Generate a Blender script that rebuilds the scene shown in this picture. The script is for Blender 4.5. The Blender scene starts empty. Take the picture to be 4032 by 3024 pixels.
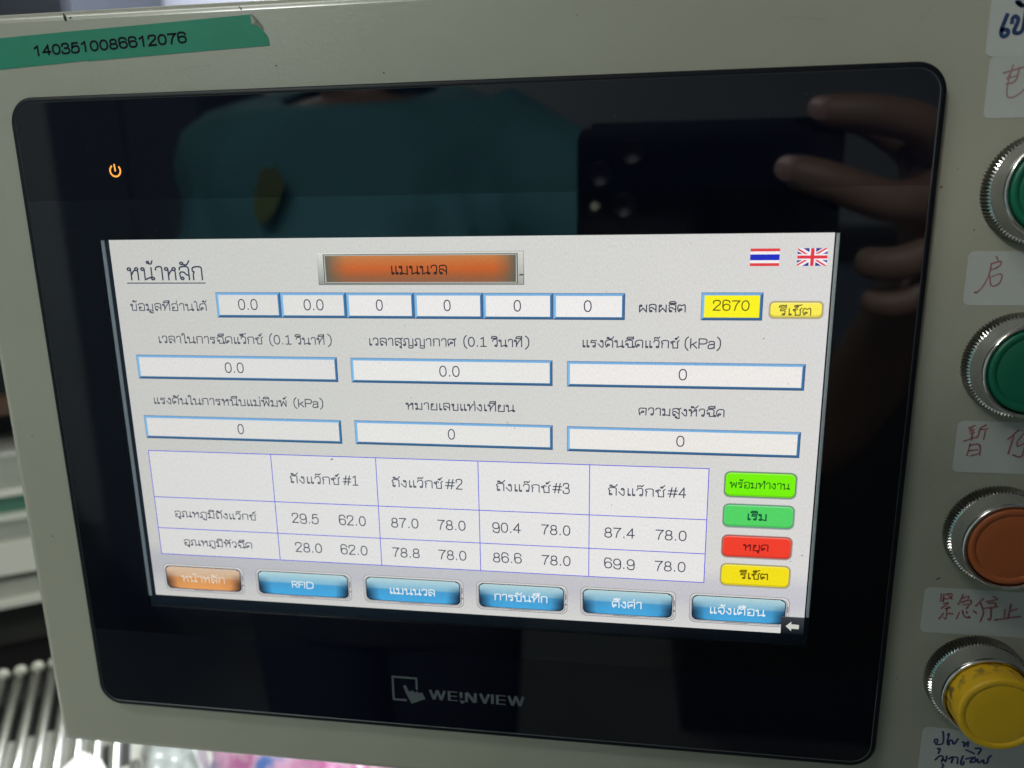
import bpy, math, random
from mathutils import Vector, Matrix, noise
random.seed(4)
sc = bpy.context.scene
COL = sc.collection
# All plans below are in millimetres in the frame of the touch screen: x right, y up, z out of the screen.
H0 = 1300.0                                   # height of the display's top edge above the floor


def w3(x, y, z=0.0):
    return Vector((x / 1000.0, -z / 1000.0, (y + H0) / 1000.0))


# ------------------------------------------------------------------ camera
CP = (164.08, 8.14, 226.52)
def rodrigues(w):
    w = Vector(w); th = w.length
    return Matrix.Rotation(th, 3, w / th)
Rc = rodrigues((-2.90471148, -0.00168326, 0.21086182))       # panel frame -> camera frame (x right, y down, z forward)
r, d, f = Vector(Rc[0]), Vector(Rc[1]), Vector(Rc[2])
tw = lambda v: Vector((v.x, -v.z, v.y))
cam = bpy.data.cameras.new('camera')
camo = bpy.data.objects.new('camera', cam); COL.objects.link(camo)
X, Y, Z = tw(r), -tw(d), -tw(f)
M = Matrix((X, Y, Z)).transposed().to_4x4(); M.translation = w3(*CP)
camo.matrix_world = M
cam.sensor_width = 36.0; cam.lens = 2980.79 / 4032 * 36
cam.clip_start = 0.004; cam.clip_end = 50
cam.dof.use_dof = True; cam.dof.focus_distance = 0.232; cam.dof.aperture_fstop = 9.0
sc.camera = camo

# ------------------------------------------------------------------ world, exposure
wd = bpy.data.worlds.new('World'); sc.world = wd; wd.use_nodes = True
wd.node_tree.nodes['Background'].inputs[0].default_value = (0.80, 0.88, 0.86, 1)
wd.node_tree.nodes['Background'].inputs[1].default_value = 0.03
sc.view_settings.view_transform = 'Standard'; sc.view_settings.look = 'None'
sc.view_settings.exposure = 0.0; sc.view_settings.gamma = 1.0
sc.cycles.use_denoising = True
sc.cycles.max_bounces = 8; sc.cycles.sample_clamp_indirect = 4.0


# ------------------------------------------------------------------ materials
def lin(c):
    return tuple((v / 255 / 12.92) if v / 255 <= 0.04045 else ((v / 255 + 0.055) / 1.055) ** 2.4 for v in c)


MATS = {}
def mat(name, col, rough=0.5, metal=0.0, spec=0.5, coat=0.0, var=0.0, vscale=30, bump=0.0, bscale=400, emit=None, es=1.0, stretch=None):
    if name in MATS: return MATS[name]
    m = bpy.data.materials.new(name); m.use_nodes = True; nt = m.node_tree; b = nt.nodes['Principled BSDF']
    b.inputs['Base Color'].default_value = (*col, 1); b.inputs['Roughness'].default_value = rough
    b.inputs['Metallic'].default_value = metal; b.inputs['Specular IOR Level'].default_value = spec
    b.inputs['Coat Weight'].default_value = coat; b.inputs['Coat Roughness'].default_value = 0.2
    tc = nt.nodes.new('ShaderNodeTexCoord')
    src = tc.outputs['Object']
    if stretch:
        mp = nt.nodes.new('ShaderNodeMapping'); mp.inputs['Scale'].default_value = stretch
        nt.links.new(src, mp.inputs['Vector']); src = mp.outputs['Vector']
    if var:
        n = nt.nodes.new('ShaderNodeTexNoise'); n.inputs['Scale'].default_value = vscale; n.inputs['Detail'].default_value = 5
        nt.links.new(src, n.inputs['Vector'])
        mr = nt.nodes.new('ShaderNodeMapRange'); mr.inputs['From Min'].default_value = 0.3; mr.inputs['From Max'].default_value = 0.7
        mr.inputs['To Min'].default_value = 1 - var; mr.inputs['To Max'].default_value = 1 + var
        nt.links.new(n.outputs['Fac'], mr.inputs['Value'])
        hs = nt.nodes.new('ShaderNodeHueSaturation'); hs.inputs['Color'].default_value = (*col, 1)
        nt.links.new(mr.outputs['Result'], hs.inputs['Value']); nt.links.new(hs.outputs['Color'], b.inputs['Base Color'])
    if bump:
        n2 = nt.nodes.new('ShaderNodeTexNoise'); n2.inputs['Scale'].default_value = bscale; n2.inputs['Detail'].default_value = 3
        nt.links.new(src, n2.inputs['Vector'])
        bp = nt.nodes.new('ShaderNodeBump'); bp.inputs['Strength'].default_value = bump; bp.inputs['Distance'].default_value = 0.0004
        nt.links.new(n2.outputs['Fac'], bp.inputs['Height']); nt.links.new(bp.outputs['Normal'], b.inputs['Normal'])
    if emit:
        b.inputs['Emission Color'].default_value = (*emit, 1); b.inputs['Emission Strength'].default_value = es
    MATS[name] = m
    return m


paint = mat('enclosure_paint', (0.39, 0.38, 0.302), rough=0.36, coat=0.8, var=0.05, vscale=14, bump=0.16, bscale=800)
ink_black = mat('ink_black', (0.006, 0.007, 0.016), rough=0.7, spec=0.15)
tape_green = mat('tape_green', (0.018, 0.26, 0.155), rough=0.5, spec=0.3, var=0.07, vscale=60)
tape_back = mat('tape_back', (0.33, 0.33, 0.27), rough=0.4)
paper = mat('sticker_paper', (0.50, 0.51, 0.485), rough=0.62, var=0.04, vscale=45, bump=0.05)
ink_red = mat('ink_red', (0.34, 0.13, 0.15), rough=0.7, var=0.5, vscale=900)
ink_blue = mat('ink_blue', (0.03, 0.055, 0.14), rough=0.7, spec=0.2, var=0.4, vscale=900)
dirt = mat('dirt', (0.06, 0.06, 0.05), rough=0.9)
bezel_black = mat('bezel_black', (0.004, 0.005, 0.009), rough=0.45, spec=0.25)
glass_edge = mat('rim_highlight_line', (0.07, 0.075, 0.08), rough=0.4)  # pale grey stands in for the highlight on the rim's inner ridge
overlay_black = mat('overlay_black', (0.0020, 0.0032, 0.0085), rough=0.03, spec=0.68)
metal = mat('collar_metal', (0.34, 0.335, 0.30), rough=0.45, metal=0.55, var=0.12, vscale=70, bump=0.12, bscale=500)
knurl_metal = mat('knurled_metal', (0.26, 0.25, 0.22), rough=0.42, metal=1.0, var=0.15, vscale=90)
metal_rim = mat('polished_rim', (0.72, 0.71, 0.68), rough=0.16, metal=1.0)
seal = mat('seal_rubber', (0.01, 0.01, 0.012), rough=0.5)
green_cap = mat('green_plastic', (0.004, 0.135, 0.072), rough=0.38, var=0.06)
orange_cap = mat('orange_plastic', (0.46, 0.115, 0.035), rough=0.42, var=0.05)
yellow_cap = mat('yellow_plastic', (0.80, 0.47, 0.015), rough=0.42, var=0.05)

# material of everything shown on the lit display: it emits the colour stored per face corner
lcd = bpy.data.materials.new('display_light'); lcd.use_nodes = True
nt = lcd.node_tree; nt.nodes.clear()
out = nt.nodes.new('ShaderNodeOutputMaterial'); em = nt.nodes.new('ShaderNodeEmission')
at = nt.nodes.new('ShaderNodeVertexColor'); at.layer_name = 'Col'
tcn = nt.nodes.new('ShaderNodeTexCoord'); nz = nt.nodes.new('ShaderNodeTexNoise'); nz.inputs['Scale'].default_value = 1700
mp = nt.nodes.new('ShaderNodeMapping'); mp.inputs['Scale'].default_value = (1.6, 1, 0.6)
nt.links.new(tcn.outputs['Object'], mp.inputs['Vector']); nt.links.new(mp.outputs['Vector'], nz.inputs['Vector'])
mr = nt.nodes.new('ShaderNodeMapRange'); mr.inputs['From Min'].default_value = 0.25; mr.inputs['From Max'].default_value = 0.75
mr.inputs['To Min'].default_value = 0.92; mr.inputs['To Max'].default_value = 1.08
nt.links.new(nz.outputs['Fac'], mr.inputs['Value']); nt.links.new(mr.outputs['Result'], em.inputs['Strength'])
nt.links.new(at.outputs['Color'], em.inputs['Color']); nt.links.new(em.outputs['Emission'], out.inputs['Surface'])

# clear touch film: see-through, with a faint mirror sheen of its own
glass = bpy.data.materials.new('touch_film'); glass.use_nodes = True
nt = glass.node_tree; nt.nodes.clear()
out = nt.nodes.new('ShaderNodeOutputMaterial'); mx = nt.nodes.new('ShaderNodeMixShader')
tr = nt.nodes.new('ShaderNodeBsdfTransparent'); gl = nt.nodes.new('ShaderNodeBsdfGlossy'); gl.inputs['Roughness'].default_value = 0.04
gl.inputs['Color'].default_value = (0.8, 0.9, 1, 1)
fr = nt.nodes.new('ShaderNodeFresnel'); fr.inputs['IOR'].default_value = 1.45
nt.links.new(fr.outputs['Fac'], mx.inputs['Fac']); nt.links.new(tr.outputs[0], mx.inputs[1]); nt.links.new(gl.outputs[0], mx.inputs[2])
nt.links.new(mx.outputs[0], out.inputs['Surface'])


# ------------------------------------------------------------------ mesh helpers
class MB:
    """collects faces in panel millimetres; build() links them as one mesh object"""
    def __init__(s): s.v = []; s.f = []; s.m = []; s.c = []; s.mats = []; s.sm = []
    def mi(s, m):
        if m not in s.mats: s.mats.append(m)
        return s.mats.index(m)
    def face(s, pts, m, cols=None, smooth=False):
        i = len(s.v); s.v += [tuple(p) for p in pts]; s.f.append(list(range(i, i + len(pts)))); s.m.append(s.mi(m)); s.sm.append(smooth)
        if cols is None: cols = [(0, 0, 0)] * len(pts)
        elif not isinstance(cols[0], (tuple, list)): cols = [cols] * len(pts)
        s.c.append([lin(c) for c in cols])
    def loft(s, loops, m, closed=True, cap0=False, cap1=False, smooth=True):
        b = len(s.v); n = len(loops[0]); mi = s.mi(m)
        for L in loops: s.v += [tuple(p) for p in L]
        for k in range(len(loops) - 1):
            for j in range(n if closed else n - 1):
                a, e = b + k * n + j, b + k * n + (j + 1) % n
                s.f.append([a, e, e + n, a + n]); s.m.append(mi); s.c.append([(0, 0, 0)] * 4); s.sm.append(smooth)
        if cap0: s.f.append([b + j for j in range(n)][::-1]); s.m.append(mi); s.c.append([(0, 0, 0)] * n); s.sm.append(False)
        if cap1: s.f.append([b + (len(loops) - 1) * n + j for j in range(n)]); s.m.append(mi); s.c.append([(0, 0, 0)] * n); s.sm.append(False)
    def box(s, x0, y0, z0, x1, y1, z1, m):
        P = [(x, y, z) for z in (z0, z1) for y in (y0, y1) for x in (x0, x1)]
        for q in ((0, 2, 3, 1), (4, 5, 7, 6), (0, 1, 5, 4), (2, 6, 7, 3), (0, 4, 6, 2), (1, 3, 7, 5)): s.face([P[i] for i in q], m)
    def build(s, name, parent=None, label=None, cat=None, group=None, kind=None, color=False):
        W = [w3(*p) for p in s.v]
        lo = Vector([min(p[i] for p in W) for i in range(3)]); hi = Vector([max(p[i] for p in W) for i in range(3)])
        org = (lo + hi) / 2
        me = bpy.data.meshes.new(name); me.from_pydata([p - org for p in W], [], s.f)
        for m in s.mats: me.materials.append(m)
        me.polygons.foreach_set('material_index', s.m); me.polygons.foreach_set('use_smooth', s.sm)
        if color:
            ca = me.color_attributes.new('Col', 'FLOAT_COLOR', 'CORNER'); k = 0; flat = []
            for c in s.c:
                for q in c: flat += [*q, 1.0]
            ca.data.foreach_set('color', flat)
        me.update()
        o = bpy.data.objects.new(name, me); COL.objects.link(o)
        place(o, org, parent); tag(o, label, cat, group, kind)
        return o


ORG = {}
def place(o, org, parent):
    ORG[o.name] = Vector(org)
    if parent: o.parent = parent; o.location = Vector(org) - ORG[parent.name]
    else: o.location = org


def tag(o, label=None, cat=None, group=None, kind=None):
    for k, v in (('label', label), ('category', cat), ('group', group), ('kind', kind)):
        if v: o[k] = v


def empty(name, loc, label, cat, group=None, kind=None):
    o = bpy.data.objects.new(name, None); o.empty_display_size = 0.01; COL.objects.link(o)
    place(o, w3(*loc), None); tag(o, label, cat, group, kind)
    return o


def rrect(x0, y0, x1, y1, r, n=6):
    """counter-clockwise loop of a rounded rectangle (y up)"""
    if y0 > y1: y0, y1 = y1, y0
    r = max(r, 1e-3); P = []
    for cx, cy, a in ((x1 - r, y1 - r, 0), (x0 + r, y1 - r, 90), (x0 + r, y0 + r, 180), (x1 - r, y0 + r, 270)):
        for k in range(n + 1):
            t = math.radians(a + 90 * k / n); P.append((cx + r * math.cos(t), cy + r * math.sin(t)))
    return P


def chaikin(P, it=2):
    for _ in range(it):
        Q = [P[0]]
        for a, b in zip(P, P[1:]):
            Q += [(a[0] * .75 + b[0] * .25, a[1] * .75 + b[1] * .25), (a[0] * .25 + b[0] * .75, a[1] * .25 + b[1] * .75)]
        Q.append(P[-1]); P = Q
    R = [P[0]]
    for q in P[1:]:
        if math.hypot(q[0] - R[-1][0], q[1] - R[-1][1]) > 1e-6: R.append(q)
    return R


def ribbon(mb, P, w, z, m, col=None, closed=False, square=False):
    """flat pen stroke along P with width w, lying at height z"""
    n = len(P)
    if n < 2: return
    P = [Vector(p) for p in P]
    if not closed:
        a = (P[0] - P[1]).normalized() * w * (0.0 if square else 0.35); b = (P[-1] - P[-2]).normalized() * w * (0.0 if square else 0.35)
        P[0] = P[0] + a; P[-1] = P[-1] + b
    L, R = [], []
    for i in range(n):
        if closed: a, b = P[i - 1], P[(i + 1) % n]
        else: a, b = P[max(i - 1, 0)], P[min(i + 1, n - 1)]
        d1 = P[i] - a; d2 = b - P[i]
        if d1.length < 1e-9: d1 = d2
        if d2.length < 1e-9: d2 = d1
        d1 = d1.normalized(); d2 = d2.normalized(); t = d1 + d2
        if t.length < 0.2: t = d2
        t = t.normalized(); nn = Vector((-t.y, t.x)); k = 1 / max(0.55, abs(nn.dot(Vector((-d2.y, d2.x)))))
        L.append(P[i] + nn * w / 2 * k); R.append(P[i] - nn * w / 2 * k)
    for i in range(n if closed else n - 1):
        j = (i + 1) % n
        mb.face([(*R[i], z), (*R[j], z), (*L[j], z), (*L[i], z)], m, col)


# ------------------------------------------------------------------ a pen font (cap and letter height 10 units)
G = {
 'ก': (8.4, "1.4,0 1.4,5.2 2.4,6.4 0.8,7 1.2,10.4 7,10.8 7,7 7,0"),
 'ข': (8.2, "o1.9,8.7,1.1;2.9,8.4 2.6,6.4 1.6,5.6 2.4,4.8 2.4,0 2.4,0 6.8,0 6.8,0 6.8,10"),
 'ค': (8.4, "1.4,0 0.4,5 0.8,10.4 4.2,10.2 7.4,10.2 7,7 7,0;o4,4.9,1.1;1.2,2.2 3.2,4"),
 'ง': (6.6, "o3.6,8.8,1.1;4.8,8.6 5,3 4.8,0 3.4,0 0.5,5"),
 'จ': (7.8, "0.9,7.8 1.6,10.4 6.6,10.8 6.6,4 5.8,-0.3 3.6,-0.2 3.4,2.8;o2.4,3.8,1.1"),
 'ฉ': (9.2, "0.8,7.8 1.6,10.4 7.2,10.8 7.2,6 7.2,1.8;o8,1,1;o2.2,4.6,1.1;3.2,4.2 3.2,0.3 3.2,0.3 7.2,0.6"),
 'ซ': (8.6, "o1.6,7.9,1.1;2.2,9 3.2,10.4 4.4,8.6;2.6,7.2 1.9,5.4 2.7,4.6 2.7,0 2.7,0 6.8,0 6.8,0 6.8,7 6.2,8.4 8,10.8"),
 'ณ': (12, "o1.4,1.1,1.1;2.4,1.4 2.4,5.6 1,6.8 1.2,10.4 5.8,10.8 5.8,7 5.8,0 5.8,0 9.4,2.4;9.8,10 9.8,1.8;o10.4,1,1"),
 'ญ': (11.2, "o1.4,1.1,1.1;2.4,1.4 2.4,5.6 1,6.8 1.2,10.4 5.8,10.8 5.8,7 5.8,0 5.8,0 9.8,0 9.8,0 9.8,10;5.4,-1.8 5.6,-3.4 9.8,-3.6 9.8,-1.4"),
 'ด': (8.4, "2.4,2.6 1.6,-0.4 0.2,5 1,10.4 7,11 7,6 7,0;o3.1,3.6,1.1"),
 'ต': (8.4, "2.4,2.6 1.6,-0.4 0.2,5 1,10.8 4,9 4,9 6.4,11 7,8.6 7,0;o3.1,3.6,1.1"),
 'ถ': (8.4, "o2.6,1.1,1.1;1.5,1.4 1.5,5.2 2.4,6.2 0.8,7 1.2,10.4 7,10.8 7,7 7,0"),
 'ท': (9.2, "o1.5,8.8,1.1;2.6,8.6 2.6,0;2.6,2 5.2,9 7.8,11.4 7.8,8 7.8,0"),
 'น': (9.2, "o1.5,8.8,1.1;2.6,8.6 2.6,0.2 2.6,0.2 6.8,2.2;7.2,10 7.2,1.8;o7.8,1,1"),
 'บ': (8.4, "o1.5,8.8,1.1;2.6,8.6 2.6,0 2.6,0 7,0 7,0 7,10"),
 'ผ': (9.2, "o2.6,8.8,1.1;1.5,8.6 1.5,0 1.5,0 4.6,5.4 4.6,5.4 7.7,0 7.7,0 7.7,10"),
 'พ': (9.4, "o1.4,8.8,1.1;2.4,8.4 2.6,0 2.6,0 5.1,8.4 5.1,8.4 7.6,0 7.6,0 8,10"),
 'ภ': (8.6, "o1.3,1.1,1.1;2.4,1.4 2.4,5.6 1,6.8 1.2,10.4 7.2,10.8 7.2,7 7.2,0"),
 'ม': (8.8, "o1.5,8.8,1.1;2.6,8.6 2.6,1.8;o1.9,0.9,1;2.8,1.2 7.2,0 7.2,0 7.2,10"),
 'ย': (8.4, "o2.6,8.7,1.1;1.5,8.6 1.2,6 3,5.2 1.2,4.6 1.2,0 2,0 7,0 7,0 7,10"),
 'ร': (7, "o3.8,1.2,1.1;4.8,1.4 5.2,6.4 3.6,6.8 1,6.8 1,6.8 1.2,9.8 3.4,9.6 5.2,8.8 5.8,10"),
 'ล': (8.4, "1,8 1.2,10.6 7,11 7,6 7,0;o2.5,1.1,1;1.5,1.4 0.8,6.2 4,6.4 4.8,4.4 7,3.4"),
 'ว': (6.8, "o4.2,1.2,1.1;5.2,1.4 5.6,6 5.4,11 1.4,10.8 0.8,7.8"),
 'ศ': (8.8, "1.4,0 0.4,5 0.8,10.4 4.2,10.2 7.4,10.2 7,7 7,0;o4,4.9,1.1;1.2,2.2 3.2,4;5.8,9 8.6,11.4"),
 'ส': (8.8, "1,8 1.2,10.6 7,11 7,6 7,0;o2.5,1.1,1;1.5,1.4 0.8,6.2 4,6.4 4.8,4.4 7,3.4;5.8,9 8.6,11.6"),
 'ห': (9, "o1.5,8.8,1.1;2.6,8.6 2.6,0;2.6,3.6 4.6,8 7.2,7.6 7.2,4.6 7.2,0;o6.4,8.8,1.1"),
 'อ': (8.4, "1,8 1.4,10.4 7,10.8 7,6 7,0 7,0 1.6,0 1.6,0 1.6,3.8;o2.6,4.5,1.1"),
 'า': (6.4, "0.8,8 1.2,10.6 5,11 5,7 5,0"),
 'ำ': (6.4, "o-1.8,12.6,1;0.8,8 1.2,10.6 5,11 5,7 5,0"),
 'เ': (4.2, "1.5,10 1.5,1.6;o2.4,1,1"), 'แ': (7.6, "1.5,10 1.5,1.6;o2.4,1,1;5.1,10 5.1,1.6;o6,1,1"),
 'ไ': (5.4, "o4,1,1;3.2,1.4 3.2,12 3.2,12 1.8,14.4 1.8,14.4 0.4,13"), 'ใ': (5.4, "o4,1,1;3.2,1.4 3.2,12.6 3,15 0.6,15 0.4,12.4 2,12.8"),
 'ิ': (0, "-7.2,12.3 -6.6,14.9 -1.8,14.9 -1.2,12.3 -1.2,12.3 -7.2,12.3"), 'ี': (0, "-7.2,12.3 -6.6,14.9 -1.8,14.9 -1.2,12.3 -1.2,12.3 -7.2,12.3;-1.3,12.3 -1.3,15.7"),
 'ึ': (0, "-7.2,12.3 -6.6,14.9 -1.8,14.9 -1.2,12.3 -1.2,12.3 -7.2,12.3;o-1.4,14.9,0.9"),
 'ื': (0, "-7.2,12.3 -6.6,14.9 -1.8,14.9 -1.2,12.3 -1.2,12.3 -7.2,12.3;-1.3,12.3 -1.3,15.7;-3,12.7 -3,15.7"),
 'ั': (0, "o-5.6,13.3,1;-4.8,12.5 -2.4,11.7 -0.6,15.3"), '็': (0, "o-4.6,12.9,0.9;-6.2,11.9 -7.4,15.1 -2,14.9 -0.8,16.1"),
 '์': (0, "o-3.4,13.1,0.9;-2.8,13.7 -1,16.1"), '่': (0, "-2,12.5 -2,15.1"), '้': (0, "o-3.8,14.3,0.8;-3.2,13.3 -1.6,12.7 -0.8,15.5"),
 '๊': (0, "-5.4,12.3 -5.2,15.1 -3.8,13.7 -2.8,15.1 -2.4,12.7 -0.8,15.5"), 'ุ': (0, "o-2.6,-2,0.8;-1.8,-1.8 -1.8,-4.2"),
 'ู': (0, "o-4.6,-2,0.8;-3.8,-1.8 -3.8,-3.8 -3.8,-3.8 -1.6,-3.8 -1.6,-3.8 -1.6,-1.4"),
 '0': (6.8, "e3.4,5,2.5,5"), '1': (6.8, "1.4,8 3.8,10 3.8,10 3.8,0"), '!': (6.8, "1.4,8.4 3.6,9.8 3.6,9.8 3.6,0;1.2,0.1 6,0.1"),
 '2': (6.8, "0.9,7.2 0.9,10.3 5.6,10.5 5.8,6.6 3.4,4.2 0.9,0.1 0.9,0.1 5.8,0.1"), '3': (6.8, "0.9,7.8 1.2,10.2 5.4,10.4 5.4,5.6 2.6,5.4;2.8,5.3 5.9,5.2 5.9,-0.3 0.8,-0.3 0.8,2.4"),
 '4': (6.8, "4.5,0 4.5,10 4.5,10 0.6,3 0.6,3 6,3"), '5': (6.8, "5.5,9.9 1.7,9.9 1.7,9.9 1.2,5 1.2,5 2.4,6.4 5.9,6.8 5.9,-0.5 0.9,-0.3 0.8,2.4"),
 '6': (6.8, "5.8,8 5.2,10.4 0.8,11 0.8,3.4;e3.5,3.2,2.5,3.2"), '7': (6.8, "0.7,9.9 6.1,9.9 6.1,9.9 3.6,6.2 2.6,0"),
 '8': (6.8, "e3.4,7.5,2.1,2.4;e3.4,2.6,2.5,2.6"), '9': (6.8, "1,2 1.6,-0.4 6,-1 6,6.6;e3.3,6.8,2.5,3.2"),
 '.': (3.4, "1.7,0.1 1.7,0.9"), '(': (4, "3.2,12 0.9,9 0.9,1 3.2,-2.4"), ')': (4, "0.8,12 3.1,9 3.1,1 0.8,-2.4"), ' ': (4, ""),
 '#': (8.6, "2,0 3.6,10;5.2,0 6.8,10;0.8,6.6 8,6.6;0.4,3.3 7.6,3.3"),
 'k': (6, "1,0 1,10;5.2,6.6 1.2,3;2.6,4.2 5.6,0"), 'P': (7.4, "1.2,0 1.2,10 1.2,10 6.4,10 7.2,7.4 6.4,4.6 1.2,4.6"),
 'a': (6.4, "1,5.8 1.4,7.4 5,7.4 5,5 5,0;5,4.2 1,4.2 0.2,-0.2 3.6,-0.4 5,1.8"), 'R': (7.6, "1.2,0 1.2,10 1.2,10 6.2,10 7.2,7.4 6.2,5 1.2,5;4,5 7,0"),
 'F': (6.4, "1.2,0 1.2,9.9 1.2,9.9 6,9.9;1.2,5.2 5.6,5.2"), 'I': (2.8, "1.4,0 1.4,10"), 'D': (8.4, "1.2,0 1.2,10 1.2,10 5,10.2 8.4,8.6 8.4,1.4 5,-.2 1.2,0 1.2,0"),
}


def glyph_strokes(ch):
    adv, s = G[ch]; res = []
    for st in s.split(';'):
        if not st: continue
        if st[0] == 'o':
            x, y, q = map(float, st[1:].split(',')); res.append(([(x + q * math.cos(t * math.pi / 4), y + q * math.sin(t * math.pi / 4)) for t in range(8)], True))
        elif st[0] == 'e':
            x, y, a, b = map(float, st[1:].split(',')); L = []
            for t in range(20):
                c, q = math.cos(t * math.pi / 10), math.sin(t * math.pi / 10)
                L.append((x + a * math.copysign(abs(c) ** .88, c), y + b * math.copysign(abs(q) ** .88, q)))
            res.append((L, True))
        else:
            res.append((chaikin([tuple(map(float, q.split(','))) for q in st.split()]), False))
    return adv, res


def write(mb, s, x0, x1, base, h, pen, z, m, col=None, tf=None, square=False, zi=0.0012):
    """writes s between x0 and x1 on the line 'base' with 10 units = h; tf maps (x, y up) to the plan"""
    items = []; x = 0; lo, hi = 1e9, -1e9
    for ch in s:
        adv, st = glyph_strokes(ch)
        for P, cl in st:
            P = [(px + x, py) for px, py in P]; lo = min(lo, min(q[0] for q in P)); hi = max(hi, max(q[0] for q in P)); items.append((P, cl))
        x += adv
    pen = pen * 1.1
    kx = (x1 - x0 - pen) / max(hi - lo, 1e-6) if hi - lo > 0.5 else 1.0; ky = (h - pen * 0.8) / 10.0
    for i, (P, cl) in enumerate(items):
        Q = [(x0 + pen / 2 + (px - lo) * kx, base + pen * 0.4 + py * ky) for px, py in P]
        if tf: Q = [tf(*q) for q in Q]
        ribbon(mb, Q, pen if tf is None else pen * tf.k, z + (i % 6) * zi, m, col, cl, square)


# ================================================================== the enclosure
ZE = -2.5                                      # plane of the enclosure's front face
mb = MB()
EX0, EX1, EY0, EY1 = -50.4, 318.0, -192.8, 69.3
def eloop(ins, z, r): return [(x, y, z) for x, y in rrect(EX0 + ins, EY0 + ins, EX1 - ins, EY1 - ins, max(r - ins, 0.4), 6)]
L = []
RB = 3.2
for k in range(7):
    a = math.pi / 2 * k / 6
    L.append(eloop(RB * (1 - math.sin(a)), ZE - RB * (1 - math.cos(a)), 3.2))
L.append(eloop(0, ZE - 78, 3.2)); L.append(eloop(2, ZE - 80, 3.2))
mb.loft(L, paint)
mb.face(L[0], paint); mb.face(L[-1][::-1], paint)
cab = empty('control_box', (EX0, EY0, ZE), 'grey-green painted metal control box carrying the touch screen and the row of push buttons', 'control box')
body = mb.build('housing', cab)
mb = MB()
MARKS = [(-6.37, 67.2, .55, 1.3, .2), (-5.95, 66.4, .25, .7, .1), (-4.35, 66.79, .35, .35, 0), (50.9, 66.8, .22, .9, .7), (60.67, 50.47, .35, .25, 0), (-41.14, -67.54, .3, .22, 0),
         (-39.66, -105.74, .4, .25, -.3), (261.5, -104.7, .9, .28, .4), (93.78, 47.25, .28, .28, 0), (250.09, 11.83, .35, .35, 0), (253.69, 16.55, .2, .2, 0), (259.76, .22, .4, .22, .3),
         (199.41, -38.89, .01, .01, 0), (46, 63.8, .5, .15, .2), (-30, -30, .18, .18, 0), (-44, 20, .2, .14, .3), (-33, -155, .2, .2, 0), (150, 60, .16, .2, 0), (120, -182, .22, .16, 0), (-2, -184, .2, .2, 0), (253, -140, .22, .3, 0)]
for x, y, a, b, rot in MARKS:
    P = []
    for t in range(9):
        th = t * 2 * math.pi / 9; q = random.uniform(.6, 1.15); u, v = a * q * math.cos(th), b * q * math.sin(th)
        P.append((x + u * math.cos(rot) - v * math.sin(rot), y + u * math.sin(rot) + v * math.cos(rot), ZE + 0.02))
    mb.face(P, dirt)
for x, y, l, a in [(-36, -168, 16, -.06), (-30, -170, 9, .3), (240, 54, 6, .9), (150, -187, 14, .02), (-38, 12, 7, 1.3), (30, 50.5, 10, .1), (205, 57, 12, -.1), (254, -80, 8, 1.2)]:
    ribbon(mb, [(x, y), (x + l / 2 * math.cos(a), y + l / 2 * math.sin(a) + .2), (x + l * math.cos(a), y + l * math.sin(a))], .09, ZE + .015, mat('scratch', (0.27, 0.27, 0.21), rough=0.5))
mb.build('paint_chips', cab, kind='stuff')

# ================================================================== green label tape
tp = empty('label_tape', (12, 58, ZE), 'green adhesive label tape printed with a long number, one corner curling, at the upper left', 'label tape')
mb = MB(); zt = ZE + 0.12
TP = [(-48.0, 61.3), (-29.38, 62.03), (-6.95, 62.85), (17.57, 63.63), (54.02, 64.89), (53.95, 63.0), (54.19, 62.2), (55.69, 61.8), (57.3, 60.5), (58.5, 59.18), (58.95, 58.07), (59.14, 56.12), (34.51, 55.36), (-0.4, 54.16), (-0.8, 54.4), (-1.31, 54.32), (-31.11, 52.9), (-48.0, 52.2)]
mb.loft([[(x, y, ZE + 0.01) for x, y in TP[::-1]], [(x, y, zt) for x, y in TP[::-1]]], tape_green, smooth=False)
mb.face([(x, y, zt) for x, y in TP[::-1]], tape_green)
mb.build('tape_strip', tp)
mb = MB()
FL = [(53.9, 65.0, zt), (54.5, 64.9, zt + .5), (55.1, 64.2, zt + .9), (56.2, 62.9, zt + .9), (57.5, 61.2, zt + .4), (57.4, 60.5, zt + .05), (55.7, 61.7, zt + .1), (54.1, 62.1, zt + .1)]
cxm = (55.4, 62.7, zt + .45)
for i in range(len(FL)): mb.face([FL[i], cxm, FL[(i + 1) % len(FL)]], tape_back, smooth=True)
mb.build('curled_corner', tp)
mb = MB()
def tnum(x, y):
    a = math.atan2(1.77, 51.27); return (-18.23 + x * math.cos(a) - y * math.sin(a), 56.15 + x * math.sin(a) + y * math.cos(a))
tnum.k = 1.0
write(mb, "1403510086612076", 0, 51.4, 0, 3.15, 0.56, zt + 0.03, ink_black, tf=tnum, zi=0.006)
mb.build('printed_number', tp)

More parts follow.
